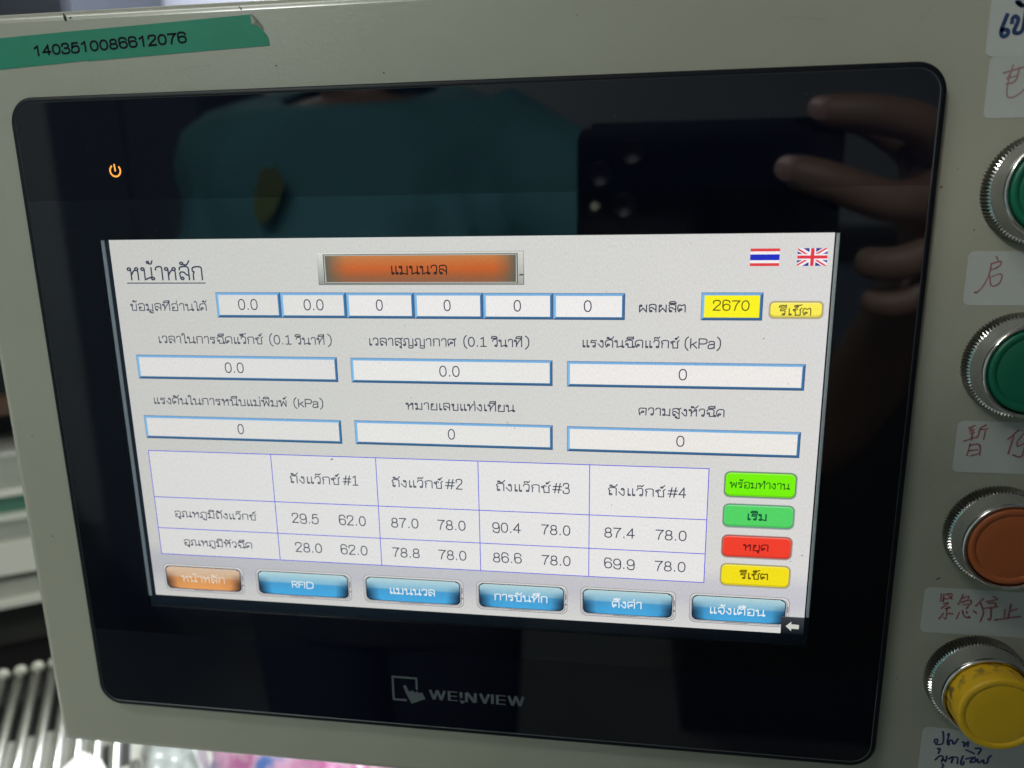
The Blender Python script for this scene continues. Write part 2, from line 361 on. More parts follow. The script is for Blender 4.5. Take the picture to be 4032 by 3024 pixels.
# ================================================================== handwritten paper labels
HW = {'l1':[[(263.26,57.76),(263.78,57.92),(264.4,57.34),(265.13,56.58),(263.88,57.19),(263.45,57.66),(264.46,56.89)],[(261.43,54.85),(260.65,52.22),(260.32,50.39),(261.17,49.43),(262.19,50.12),(262.05,51.24),(260.57,51.3)],[(262.77,52.86),(262.8,54.14),(263.49,54.47),(264.31,53.7),(263.95,52.25),(263.26,50.45),(265.12,50.18),(265.7,51.44),(265.8,56.37)]],'l2':[[(262.24,40.69),(263.5,41.02),(266.9,41.92)],[(265.98,41.96),(265.68,38.39),(263.32,37.9)],[(264.42,42.58),(263.51,37.9),(263.74,34.46),(265.42,34.5),(266.98,35.49),(267.95,36.6)],[(263.7,39.41),(265.68,39.9)],[(263.93,40.53),(263.35,39.23)]],'l3':[[(266.21,-7.02),(266.76,-7.97)],[(265.12,-9.06),(267.96,-8.13),(267.43,-9.87),(265.18,-10.81)],[(265.27,-9.07),(265.04,-12.08),(264.04,-14.95),(262.35,-17.19),(261.72,-16.87)],[(265.22,-12.39),(265.75,-15.59),(268.16,-14.63),(268.51,-11.45),(265.69,-12.56)]],'l4':[[(264.65,-56.52),(266.44,-55.66)],[(265.88,-55.84),(264.78,-57.66),(266.3,-56.97)],[(263.79,-60.54),(267.68,-58.89)],[(265.27,-58.14),(266.39,-57.78)],[(265.87,-56.98),(265.84,-60.09)],[(269.31,-55.43),(267.69,-56.44),(267.64,-58.56),(267.16,-59.39)],[(267.75,-56.93),(269.87,-56.55)],[(269.32,-56.72),(269.1,-59.83)],[(265.62,-61.24),(265.15,-64.89)],[(265.68,-61.73),(268.51,-60.99),(268.63,-64.61)],[(265.72,-63.38),(267.86,-62.98)],[(266.05,-65.02),(268.58,-64.11)],[(278.1,-56.81),(275.58,-59.64)],[(277.02,-58.46),(276.27,-64.03)],[(278.22,-60.05),(278.3,-61.84),(279.24,-61.32),(280.16,-60.64),(281.64,-59.95)],[(278.46,-59.72),(279.75,-57.41),(281.84,-57.03)],[(277.6,-64.32),(280.02,-65.22),(280.36,-62.26)],[(280.14,-59.34),(282.37,-58.95)],[(279.69,-58.06),(281.76,-58.65)]],'l5':[[(262.89,-109.73),(262.92,-112.25)],[(263.61,-109.85),(263.66,-112.21)],[(264.18,-109.81),(266.13,-109.35),(265.75,-111.06),(264.2,-111.33)],[(264.61,-109.79),(266.21,-111.37)],[(263.81,-113.04),(265.47,-112.43),(264.19,-113.87),(263.4,-114.6)],[(265.61,-113.77),(264.29,-114.88),(265.95,-114.26)],[(264.99,-114.66),(265.24,-118.39),(264.29,-117.6)],[(264.15,-116.25),(263.06,-118.2)],[(265.58,-116.15),(266.88,-116.23)],[(269.14,-109.5),(268.09,-112.93)],[(269.0,-110.85),(271.01,-109.72),(270.49,-111.43)],[(268.87,-112.21),(271.3,-111.04),(271.84,-112.02),(270.51,-114.13)],[(269.53,-113.01),(270.91,-112.58)],[(268.68,-115.6),(268.06,-117.86)],[(269.45,-114.87),(270.28,-117.19),(272.15,-117.24),(271.38,-116.78)],[(270.62,-115.13),(270.98,-115.79)],[(272.58,-114.83),(273.67,-115.61)],[(274.92,-110.48),(273.1,-113.11)],[(274.41,-112.19),(275.74,-115.13),(274.97,-118.23)],[(277.64,-109.64),(278.83,-110.23)],[(275.88,-111.42),(278.87,-110.56)],[(276.5,-111.88),(279.01,-111.72),(278.13,-113.79),(276.39,-113.4)],[(275.03,-113.83),(279.43,-112.87)],[(277.59,-114.0),(277.89,-117.69),(276.99,-117.25)],[(282.95,-111.8),(282.65,-116.18)],[(281.37,-113.75),(281.56,-116.43)],[(282.71,-114.33),(284.83,-113.35)],[(278.99,-117.45),(285.97,-115.79)]],'l6':[[(266.45,-162.24),(266.2,-161.2),(267.02,-160.76),(267.41,-161.79),(266.52,-162.95),(268.95,-162.71),(269.01,-160.57),(268.61,-158.13)],[(268.45,-157.97),(268.77,-159.35)],[(267.55,-164.45),(268.39,-164.19),(268.0,-166.02)],[(270.0,-159.06),(270.49,-158.3),(270.05,-162.24),(270.98,-162.86),(270.51,-161.13),(271.61,-160.67),(272.12,-162.75),(273.27,-160.16)],[(274.68,-161.26),(275.4,-161.36),(275.28,-162.8)],[(275.52,-162.42),(276.45,-160.55),(276.41,-162.68)],[(275.98,-163.97),(278.69,-165.12)],[(278.75,-163.16),(280.72,-162.96),(279.84,-165.19)],[(267.26,-168.61),(268.5,-166.69),(269.73,-167.28),(269.09,-169.51),(269.48,-167.67),(270.53,-169.36),(270.55,-166.84)],[(271.23,-167.85),(272.54,-166.64),(272.24,-169.18)],[(272.72,-166.98),(274.01,-166.85),(273.99,-169.36)],[(275.39,-166.35),(274.85,-169.27),(275.76,-169.72),(275.91,-168.45)],[(276.36,-167.32),(278.83,-166.36),(277.37,-168.65),(279.6,-168.07),(278.83,-166.36)],[(279.76,-166.98),(280.24,-168.72),(281.73,-166.77),(281.65,-168.57),(283.02,-168.07),(282.82,-166.31),(283.69,-165.33)],[(269.42,-169.84),(270.05,-170.31),(269.59,-171.44)]]}
def label(pts_box, key, ink, text, pen, r=1.6, grp=None):
    x0, y0, x1, y1 = pts_box
    e = empty('paper_label', ((x0 + x1) / 2, y0, ZE), text, 'paper label')
    mb = MB(); a = rrect(x0, y0, x1, y1, r, 5); z = ZE + (0.10 if key != 'l1' else 0.16)
    mb.loft([[(x, y, ZE + 0.01) for x, y in a], [(x, y, z) for x, y in a]], paper, smooth=False); mb.face([(x, y, z) for x, y in a], paper)
    mb.build('paper', e)
    mb = MB()
    for i, st in enumerate(HW[key]):
        P = chaikin(st, 2) if len(st) > 2 else [st[0], ((st[0][0] + st[1][0]) / 2 + .05, (st[0][1] + st[1][1]) / 2), st[1]]
        ribbon(mb, P, pen * random.uniform(.85, 1.15), z + 0.02 + i * 0.005, ink)
    mb.build('handwriting', e)
label((257.3, 44.8, 292.0, 66.8), 'l1', ink_blue, 'white paper label with thick blue handwriting in the top right corner', 0.95)
label((258.6, 29.4, 293.0, 45.0), 'l2', mat('ink_faded', (0.36, 0.20, 0.20), rough=0.7), 'white paper label with one faded pink character, just above the topmost green button', 0.5)
label((259.1, -20.6, 293.5, -5.6), 'l3', ink_red, 'white paper label with one red character between the two green buttons', 0.42)
label((261.7, -70.1, 296.0, -54.4), 'l4', ink_red, 'white paper label with red characters between the lower green button and the orange button', 0.48)
label((258.0, -123.0, 293.0, -107.8), 'l5', ink_red, 'white paper label with four red characters between the orange and yellow buttons', 0.52)
label((262.4, -176.5, 298.0, -156.8), 'l6', ink_blue, 'white paper label with blue handwriting under the yellow button', 0.62)


# ================================================================== push buttons
def circ(cx, cy, r, z, n=120, teeth=0.0):
    P = []
    for k in range(n):
        t = 2 * math.pi * k / n; q = r - (teeth if k % 2 else 0)
        P.append((cx + q * math.cos(t), cy + q * math.sin(t), z))
    return P
def button(cx, cy, capmat, text, rise=0.0, dirty=False):
    e = empty('push_button', (cx, cy, ZE), text, 'push button')
    mb = MB(); N = 184; z = ZE
    mb.loft([circ(cx, cy, 14.75, z, N, .6), circ(cx, cy, 14.85, z + .4, N, .85), circ(cx, cy, 14.75, z + 4.1, N, .85)], knurl_metal, smooth=False)
    mb.loft([circ(cx, cy, 14.75, z + 4.1, N, .85), circ(cx, cy, 13.85, z + 4.65, N)], metal_rim, smooth=False)
    mb.loft([circ(cx, cy, 13.85, z + 4.65, N), circ(cx, cy, 13.8, z + 4.9, N), circ(cx, cy, 13.25, z + 10.0, N)], metal)
    mb.loft([circ(cx, cy, 13.25, z + 10.0, N), circ(cx, cy, 13.15, z + 10.6, N), circ(cx, cy, 12.95, z + 10.95, N), circ(cx, cy, 12.6, z + 11.05, N), circ(cx, cy, 12.25, z + 10.85, N), circ(cx, cy, 12.15, z + 10.2, N), circ(cx, cy, 12.15, z + 8.0, N)], metal_rim)
    mb.build('collar', e)
    mb = MB(); mb.loft([circ(cx, cy, 12.3, z + 8.4, 72), circ(cx, cy, 11.6, z + 8.5, 72)], seal); mb.build('seal_ring', e)
    mb = MB(); t = z + 10.9 + rise; n = 96; R = 11.75
    pr = [(R, z + 8), (R, t - .9), (R - .12, t - .35), (R - .5, t), (R - .95, t + .12), (R - 1.7, t + .05), (R - 2.05, t - .2), (R - 2.2, t - .42), (R - 2.45, t - .3), (R - 2.8, t - .18), (R - 6, t - .1), (.3, t - .08)]
    mb.loft([circ(cx, cy, a, b, n) for a, b in pr], capmat, cap1=True)
    mb.build('cap', e)
    return e
gap = mat('green_plastic', (0, 0, 0))
button(274.6, 10.8, green_cap, 'topmost green push button, cut off by the right edge of the photo')
button(275.0, -37.2, green_cap, 'lower of the two green push buttons, above the orange one')
button(275.6, -88.6, orange_cap, 'orange push button in a knurled metal collar')
yc = button(275.2, -137.8, yellow_cap, 'yellow push button standing proud of its collar, smudged with dirt', rise=7.6)
# smudges on the yellow cap's side
nt = yellow_cap.node_tree; b = nt.nodes['Principled BSDF']
tcx = nt.nodes.new('ShaderNodeTexCoord'); nn = nt.nodes.new('ShaderNodeTexNoise'); nn.inputs['Scale'].default_value = 330; nn.inputs['Detail'].default_value = 4
cr = nt.nodes.new('ShaderNodeValToRGB'); cr.color_ramp.elements[0].position = 0.47; cr.color_ramp.elements[1].position = 0.62
sep = nt.nodes.new('ShaderNodeSeparateXYZ'); sm = nt.nodes.new('ShaderNodeMapRange'); sm.inputs['From Min'].default_value = 0.0005; sm.inputs['From Max'].default_value = -0.0028
sm.inputs['To Min'].default_value = 0.9; sm.inputs['To Max'].default_value = 0.0
mul = nt.nodes.new('ShaderNodeMath'); mul.operation = 'MULTIPLY'; mixc = nt.nodes.new('ShaderNodeMix'); mixc.data_type = 'RGBA'
nt.links.new(tcx.outputs['Object'], nn.inputs['Vector']); nt.links.new(nn.outputs['Fac'], cr.inputs['Fac']); nt.links.new(tcx.outputs['Object'], sep.inputs[0]); nt.links.new(sep.outputs['Y'], sm.inputs['Value'])
nt.links.new(cr.outputs['Color'], mul.inputs[0]); nt.links.new(sm.outputs['Result'], mul.inputs[1]); nt.links.new(mul.outputs[0], mixc.inputs['Factor'])
mixc.inputs[6].default_value = (0.80, 0.47, 0.015, 1); mixc.inputs[7].default_value = (0.12, 0.08, 0.04, 1); nt.links.new(mixc.outputs[2], b.inputs['Base Color'])

# ================================================================== touch panel
hmi = empty('touch_panel', (110, -170, ZE), 'black glass touch screen panel with its colourful display lit', 'touch screen')
BX0, BY0, BX1, BY1 = -27.7, -171.4, 247.9, 44.1
def bl(ins, z, rad=8.2): return [(x, y, z) for x, y in rrect(BX0 + ins, BY0 + ins, BX1 - ins, BY1 - ins, rad - ins, 10)]
mb = MB()
mb.loft([bl(.5, ZE), bl(.1, ZE + .3), bl(0, -.6), bl(.15, .35), bl(.5, .62), bl(1.5, .66), bl(1.62, .62)], bezel_black)
mb.loft([bl(1.62, .62), bl(1.8, .5)], glass_edge)
mb.build('bezel', hmi)
# printed front sheet with the display window
mb = MB(); o1 = bl(1.8, .5); WX0, WX1, WY0, WY1 = -2.75, 224.1, -129.6, 0.03
n = len(o1); q = n // 4
inner = rrect(WX0, WY0, WX1, WY1, .05, 10)
mb.loft([o1, [(x, y, .5) for x, y in inner]], overlay_black, smooth=False)
mb.loft([[(x, y, .5) for x, y in inner], [(x, y, .0) for x, y in inner]], overlay_black, smooth=False)
mb.build('front_sheet', hmi)
mb = MB(); a = rrect(-26.2, -140.3, 246.4, 12.4, .3, 3)
mb.face([(x, y, .60) for x, y in a], glass)
mb.build('touch_film', hmi)
# metal display frame inside the window, mirrored screen light painted as pale colour
frame_grey = mat('display_frame_sheen', (0.5, 0.55, 0.6), rough=0.35); frame_white = mat('display_edge_sheen', (0.9, 0.92, 0.9), rough=0.3)
frame_dark = mat('display_frame_dark', (0.016, 0.024, 0.042), rough=0.3)  # bluish tone paints in the screen's glow below the display
mb = MB()
mb.face([(WX0, WY0, -.35), (WX1, WY0, -.35), (WX1, WY1, -.35), (WX0, WY1, -.35)], frame_dark)
mb.box(-2.5, -125.6, -.3, -1.4, -.0, .1, frame_grey)
mb.box(223.15, -119.0, -.3, 223.95, -.05, .1, frame_white)
mb.build('display_frame', hmi)

# power light
orange_em = mat('power_light', (0.3, 0.1, 0.02), rough=0.5, emit=(1.0, 0.36, 0.05), es=1.25)
mb = MB()
ribbon(mb, [(6.05 + 1.75 * math.cos(math.radians(t)), 21.35 + 1.75 * math.sin(math.radians(t))) for t in range(128, 413, 15)], .52, .53, orange_em)
ribbon(mb, [(5.95, 23.2), (6.0, 22.3), (6.05, 21.3)], .5, .535, orange_em)
mb.build('power_light', hmi)

# maker's mark under the display
logo = mat('logo_print', (0.10, 0.112, 0.118), rough=0.5)
mb = MB(); z = .53
ribbon(mb, [(91.5, -159.9), (86.75, -159.9)], .72, z, logo, square=True); ribbon(mb, [(86.8, -160.2), (86.8, -150.9)], .72, z + .002, logo, square=True)
ribbon(mb, [(86.45, -150.95), (95.3, -150.95)], .72, z + .004, logo, square=True); ribbon(mb, [(95.35, -150.6), (95.35, -155.4)], .72, z + .006, logo, square=True)
mb.face([(x, y, z + .01) for x, y in [(90.4, -154.3), (91.0, -153.9), (91.5, -154.1), (92.5, -156.5), (94.0, -155.8), (94.3, -156.6), (95.5, -156.0), (95.9, -156.7), (97.2, -156.3), (98.3, -158.8), (93.2, -161.1), (91.5, -157.4)]][::-1], logo)
def st(P, w): ribbon(mb, P, w, z + .01 + .002 * len(mb.f) / 8, logo, square=True)
B, T = -158.7, -155.0
def W_(x, w):
    u = w / 4
    for a, b_ in (((x, T), (x + u, B)), ((x + u, B), (x + 2 * u, T)), ((x + 2 * u, T), (x + 3 * u, B)), ((x + 3 * u, B), (x + 4 * u, T))): st([a, b_], .95)
W_(100.1, 5.2)
def E_(x, w):
    st([(x + .45, T), (x + .45, B)], .95)
    for y in (T - .2, (T + B) / 2, B + .2): st([(x + .9, y), (x + w, y)], .38)
E_(106.4, 3.3)
st([(111.1, T), (111.1, -157.3)], 1.0)
mb.face([(x, y, z + .02) for x, y in [(110.5, -157.8), (111.2, -158.3), (112.3, -158.4), (112.4, -158.9), (111.4, -159.6), (110.9, -159.2)]][::-1], logo)
st([(113.0, T), (113.0, B)], 1.0); st([(113.2, T), (115.9, B)], 1.1); st([(116.1, T), (116.1, B)], 1.0)
st([(117.9, T), (119.4, B)], 1.0); st([(119.4, B), (120.9, T)], 1.0)
st([(122.1, T), (122.1, B)], 1.0); E_(123.4, 3.3); W_(127.8, 5.1)
mb.build('logo_print', hmi)

# ------------------------------------------------------------------ what the display shows
KX, KY = 222.7 / 1024, 125.3 / 600
ZS = -0.30
def S(x, y, z): return (x * KX, -y * KY, z)
def tfs(x, y): return (x * KX, y * KY)
tfs.k = 0.2135
def T_(mb, s, x0, x1, base, h, pen, z, col): write(mb, s, x0, x1, -base, h, pen, z, lcd, col, tf=tfs)
def quad(mb, x0, y0, x1, y1, z, col, cols=None):
    mb.face([S(x0, y1, z), S(x1, y1, z), S(x1, y0, z), S(x0, y0, z)], lcd, cols or col)
def mixc_(a, b, t): return tuple(a[i] * (1 - t) + b[i] * t for i in range(3))
def poly(mb, P, z, col, cols=None): mb.face([S(x, y, z) for x, y in P], lcd, cols or col)
def rr(mb, x0, y0, x1, y1, r, z, col, n=4):
    P = [(x, -y) for x, y in rrect(x0, -y1, x1, -y0, r, n)]; poly(mb, P, z, col)

mb = MB()
bgc = {0: (202, 203, 199), 1: (212, 212, 208), 2: (219, 218, 216)}  # page dimmer to the left: display falloff painted into its colours
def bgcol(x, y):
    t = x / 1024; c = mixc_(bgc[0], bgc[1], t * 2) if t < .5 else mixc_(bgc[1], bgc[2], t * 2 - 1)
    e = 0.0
    if y > 500: e = -20 * math.sin(min((y - 500) / 85, 1) * math.pi)        # dimming of the lower display, painted into the page colour
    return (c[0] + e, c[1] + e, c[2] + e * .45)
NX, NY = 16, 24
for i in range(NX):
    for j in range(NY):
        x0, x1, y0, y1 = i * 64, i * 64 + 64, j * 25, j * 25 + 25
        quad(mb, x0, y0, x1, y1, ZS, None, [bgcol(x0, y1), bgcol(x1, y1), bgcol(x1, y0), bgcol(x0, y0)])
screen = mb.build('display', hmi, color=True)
DT = (60, 64, 84)                                # dark page text
L1, L2, L3 = ZS + .03, ZS + .06, ZS + .09

def sub(name, mb): return mb.build(name, screen, color=True)
# headings and captions printed straight on the page
mb = MB()
T_(mb, 'หน้าหลัก', 22.9, 143.7, 62, 20.5, 2.1, L1, DT); quad(mb, 20.9, 65.4, 147, 67.0, L1, DT)
sub('page_heading', mb)
def caption(*segs):
    mb = MB()
    for s in segs: T_(mb, *s, L1, DT)
    sub('caption', mb)
caption(('ข้อมูลที่อ่านได้', 21.2, 145.2, 109.3, 11.2, 1.3))
caption(('ผลผลิต', 777, 839.5, 108.6, 11.2, 1.5))
caption(('เวลาในการฉีดแว็กซ์', 61, 228.7, 160.6, 11.2, 1.3), ('(0.!', 238.4, 273, 160.6, 14.8, 1.4), ('วินาที', 278, 324, 160.6, 11.2, 1.3), (')', 328.5, 335, 160.6, 14.8, 1.4))
caption(('เวลาสุญญากาศ', 391.8, 521.6, 160.9, 11.4, 1.4), ('(0.!', 531.2, 565, 160.9, 14.8, 1.5), ('วินาที', 571, 616, 160.9, 11.4, 1.4), (')', 619.5, 626, 160.9, 14.8, 1.5))
caption(('แรงดันฉีดแว๊กซ์', 700.5, 833, 160.2, 11.4, 1.4), ('(kPa)', 839.5, 888, 160.2, 14.8, 1.5))
caption(('แรงดันในการหนีบแม่พิมพ์', 40.4, 257.7, 260.1, 11, 1.3), ('(kPa)', 268, 314.8, 260.1, 13.6, 1.4))
caption(('หมายเลขแท่งเทียน', 441.6, 604.5, 259.8, 11.2, 1.4))
caption(('ความสูงหัวฉีด', 779.5, 897.1, 260.4, 11.4, 1.4))

# value boxes with bevelled blue borders
def vbox(x0, y0, x1, y1, text, tx0, tx1, base, h=16.8, fill=(238, 237, 234), tcol=DT, pen=1.5):
    mb = MB(); w = 4.2
    quad(mb, x0, y0, x1, y1, L1, (96, 104, 118))
    a, b, c, d = (x0 + .5, y0 + .5), (x1 - .5, y0 + .5), (x1 - .5, y1 - .5), (x0 + .5, y1 - .5)
    A, B_, C_, D = (x0 + w, y0 + w), (x1 - w, y0 + w), (x1 - w, y1 - w), (x0 + w, y1 - w)
    z = L1 + .01
    to, ti = (108, 164, 216), (136, 186, 228); lo, li = (120, 178, 226), (142, 196, 236); ro, ri = (46, 92, 146), (78, 132, 178); bo, bi = (44, 84, 132), (74, 120, 158)
    poly(mb, [D, C_, c, d][::-1], z, None, [bo, bo, bi, bi]); poly(mb, [d, D, A, a][::-1], z, None, [lo, li, li, lo])
    poly(mb, [C_, c, b, B_], z, None, [ri, ro, ro, ri]); poly(mb, [A, B_, b, a], z, None, [ti, ti, to, to])
    quad(mb, A[0], A[1], C_[0], C_[1], z, fill)
    T_(mb, text, tx0, tx1, base, h, pen, L2, tcol)
    sub('value_box', mb)
xs = [160.6, 261, 361, 461.6, 561, 659.5, 758.2]
for i, (t, a, b_) in enumerate([('0.0', 194.6, 225.1), ('0.0', 296, 326.5), ('0', 405, 415.3), ('0', 504.3, 514.6), ('0', 604.3, 614.8), ('0', 701.9, 712.8)]):
    vbox(xs[i], 80.3 + i * .2, xs[i + 1], 119.4 + i * .1, t, a, b_, 107.4 + i * .2, fill=[(222, 221, 218), (228, 227, 224), (236, 234, 232), (238, 236, 234), (240, 238, 236), (242, 240, 238)][i])  # fills dimmer to the left, the same falloff painted in
vbox(859.5, 80.3, 939.8, 119.6, '2670', 874.9, 922.7, 105.9, 14.6, (255, 246, 36), (96, 92, 30), 1.5)
vbox(20.2, 179.4, 341, 218.5, '0.0', 163.4, 193.7, 206.8, 16.8, (225, 224, 222))
vbox(361.5, 179.8, 658.6, 218.7, '0.0', 494.4, 524.5, 207.1, 16.8, (234, 233, 230))
vbox(679, 180.5, 1000.2, 219, '0', 833, 844.4, 206.7, 16.8, (240, 237, 234))
vbox(20, 279.3, 340.7, 318, '0', 173.9, 184.1, 306.8, 16.8, (224, 223, 220))
vbox(361.5, 278.8, 658.6, 317.7, '0', 503.8, 514.5, 305.8, 16.8, (232, 231, 228))
vbox(679, 279.6, 1000.5, 318.8, '0', 833, 844.4, 306.7, 16.8, (238, 235, 231))

# heading button in its metal frame
mb = MB()
quad(mb, 321.6, 20.8, 619.6, 69.5, L1, None, [(112, 116, 110), (118, 120, 116), (176, 178, 172), (208, 208, 200)])
quad(mb, 322.8, 21.8, 618.4, 68.4, L1 + .01, None, [(150, 152, 146), (170, 170, 166), (214, 214, 208), (220, 222, 214)])
quad(mb, 330.4, 24.2, 611.0, 67.2, L1 + .02, (70, 74, 70)); quad(mb, 331.6, 25.0, 609.8, 66.3, L1 + .03, None, [(190, 194, 186), (190, 190, 184), (170, 172, 166), (170, 174, 166)])
mb2 = [333.4, 26.6, 608.2, 65.2]
def oc(u, v):                                   # the button's printed orange shading
    e = min(u / .12, 1) * min((1 - u) / .10, 1); base = mixc_((196, 128, 74), (200, 98, 44), min(v / .5, 1)) if v < .5 else mixc_((200, 98, 44), (132, 92, 62), (v - .5) / .5)
    if v > .86: base = (150, 96, 66)
    return mixc_((96, 98, 84), base, max(0, min(1, e ** .7)))
for i in range(18):
    for j in range(8):
        u0, u1, v0, v1 = i / 18, (i + 1) / 18, j / 8, (j + 1) / 8
        X_ = lambda u: mb2[0] + u * (mb2[2] - mb2[0]); Y_ = lambda v: mb2[1] + v * (mb2[3] - mb2[1])
        quad(mb, X_(u0), Y_(v0), X_(u1), Y_(v1), L2 + .006, None, [oc(u0, v1), oc(u1, v1), oc(u1, v0), oc(u0, v0)])
poly(mb, [(613, 54), (619, 54), (619, 56), (613, 56)][::-1], L2 + .008, (70, 70, 68))
T_(mb, 'แมนนวล', 430.3, 511.1, 54.4, 13.2, 1.7, L3, (52, 34, 30))
sub('heading_button', mb)

# flags
def flag_rect(mb, x0, y0, w, h, a, b_, c, d, z, col): quad(mb, x0 + a * w, y0 + b_ * h, x0 + c * w, y0 + d * h, z, col)
mb = MB(); x0, y0, w, h = 919.9, 20.4, 37.3, 23.8
for k, (a, b_, c) in enumerate([(0, 1 / 6, (228, 70, 72)), (1 / 6, 2 / 6, (246, 244, 244)), (2 / 6, 4 / 6, (40, 52, 196)), (4 / 6, 5 / 6, (246, 244, 244)), (5 / 6, 1, (228, 70, 72))]): flag_rect(mb, x0, y0, w, h, 0, a, 1, b_, L1, c)
sub('flag_icon', mb)
mb = MB(); x0, y0 = 979.5, 20.4; wh, bl_, rd = (246, 242, 246), (58, 52, 150), (226, 62, 74)
def clipdiag(sgn, wd_, col, z, off=0):
    # diagonal stripe clipped to the flag
    n = 24; top, bot = [], []
    for k in range(n + 1):
        u = k / n; v = u if sgn > 0 else 1 - u
        top.append((x0 + u * w, y0 + max(0, min(1, v + off - wd_)) * h)); bot.append((x0 + u * w, y0 + max(0, min(1, v + off + wd_)) * h))
    for k in range(n): poly(mb, [bot[k], bot[k + 1], top[k + 1], top[k]], z, col)
flag_rect(mb, x0, y0, w, h, 0, 0, 1, 1, L1, bl_)
clipdiag(1, .17, wh, L1 + .006); clipdiag(-1, .17, wh, L1 + .012); clipdiag(1, .055, rd, L1 + .018, .04); clipdiag(-1, .055, rd, L1 + .024, -.04)
flag_rect(mb, x0, y0, w, h, .39, 0, .61, 1, L1 + .03, wh); flag_rect(mb, x0, y0, w, h, 0, .33, 1, .67, L1 + .034, wh)
flag_rect(mb, x0, y0, w, h, .44, 0, .56, 1, L1 + .038, rd); flag_rect(mb, x0, y0, w, h, 0, .41, 1, .59, L1 + .042, rd)
sub('flag_icon', mb)

# flat coloured buttons
def sbtn(x0, y0, x1, y1, col, edge, text, tx0, tx1, base, h, tcol, pen=1.4, r=8):
    mb = MB()
    rr(mb, x0 - 1.2, y0 - 1.2, x1 + 1.6, y1 + 1.8, r + 1, L1, mixc_((190, 188, 180), edge, .35)); rr(mb, x0, y0, x1, y1, r, L1 + .01, edge)
    rr(mb, x0 + 1.2, y0 + 1.2, x1 - 1.2, y1 - 1.2, r - 1, L1 + .02, mixc_(col, (255, 255, 255), .28)); rr(mb, x0 + 1.6, y0 + 3.2, x1 - 1.6, y1 - 1.4, r - 2, L1 + .03, mixc_(col, (0, 0, 0), .12)); rr(mb, x0 + 1.6, y0 + 3.2, x1 - 1.6, y1 - 3.6, r - 2, L1 + .04, col)
    T_(mb, text, tx0, tx1, base, h, pen, L2 + .02, tcol)
    sub('display_button', mb)
sbtn(948.6, 93, 1016, 115.4, (255, 240, 88), (176, 160, 92), 'รีเซ็ต', 960.1, 1001.9, 112.2, 10.2, (104, 96, 52), 1.35, 6)
sbtn(902.2, 342.6, 999, 381.2, (122, 246, 18), (84, 130, 92), 'พร้อมทำงาน', 908.7, 991.2, 367.7, 9.6, (40, 116, 22), 1.3)
sbtn(902.4, 393, 999, 428.9, (86, 214, 104), (90, 136, 120), 'เริ่ม', 935.8, 962.3, 417.8, 11, (26, 92, 62), 1.9)
sbtn(902.8, 442.5, 998.9, 477.6, (244, 66, 48), (150, 84, 80), 'หยุด', 931.9, 967.5, 466.4, 10.6, (120, 28, 30), 1.6)
sbtn(903, 489, 999.3, 524.4, (246, 226, 30), (160, 150, 96), 'รีเซ็ต', 929, 969.6, 513, 10.6, (108, 94, 16), 1.7)

# temperature table: one sheet, ruled cells, figures
mb = MB()
xl = [20, 223.8, 391, 547.6, 711.8, 879.8]; yl = [339.2, 419.8, 475, 522.4]
for i in range(15):
    for j in range(6):
        fx = lambda k: 20 + (879.8 - 20) * k / 15; fy = lambda k: 339.2 + (522.4 - 339.2) * k / 6
        tc_ = lambda x, y: mixc_((220, 220, 218), (234, 233, 232), min(1, x / 700))  # sheet dimmer at the left, display falloff painted in
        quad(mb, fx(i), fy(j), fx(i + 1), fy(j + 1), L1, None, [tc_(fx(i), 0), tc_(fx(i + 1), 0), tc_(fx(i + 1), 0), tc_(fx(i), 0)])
for y in yl: quad(mb, 19.5, y - .65, 880.3, y + .65, L1 + .01, (86, 86, 222))
for x in xl: quad(mb, x - .6, 339.2, x + .6, 522.4, L1 + .014, (86, 86, 222))
sub('data_table', mb)
def cell(*segs):
    mb = MB()
    for s in segs: T_(mb, *s, L2, DT)
    sub('table_entry', mb)
for a, b_, n_, c, d in ((252, 331, '1', 336.4, 361.8), (414.3, 491.9, '2', 496.6, 523.5), (574.1, 653.7, '3', 657.5, 683.2), (738.8, 818.8, '4', 823, 849.8)):
    cell(('ถังแว๊กซ์', a, b_ + 2, 386.6, 12.4, 1.4), ('#' + ('!' if n_ == '1' else n_), c, d, 386.8, 16.8, 1.5))
cell(('อุณหภูมิถังแว๊กซ์', 51.8, 190.9, 454.2, 10.5, 1.3)); cell(('อุณหภูมิหัวฉีด', 61.7, 178.4, 504.8, 10.3, 1.3))
for row, base in ((0, 455.2), (1, 506.4)):
    for (t, a, b_) in [[('29.5', 249.6, 293.2), ('62.0', 326.2, 369.5), ('87.0', 409.8, 452.9), ('78.0', 482.2, 526.1), ('90.4', 566.9, 610.4), ('78.0', 640.7, 684.2), ('87.4', 734.1, 778.5), ('78.0', 807.9, 852.5)],
                       [('28.0', 251.1, 295.1), ('62.0', 325.6, 369.3), ('78.8', 408.9, 452.6), ('78.0', 482.1, 525.8), ('86.6', 567, 611), ('78.0', 640.9, 684.6), ('69.9', 734.4, 779.3), ('78.0', 808.1, 852.8)]][row]:
        cell((t, a, b_, base + (a - 250) * .001, 16.8, 1.55))

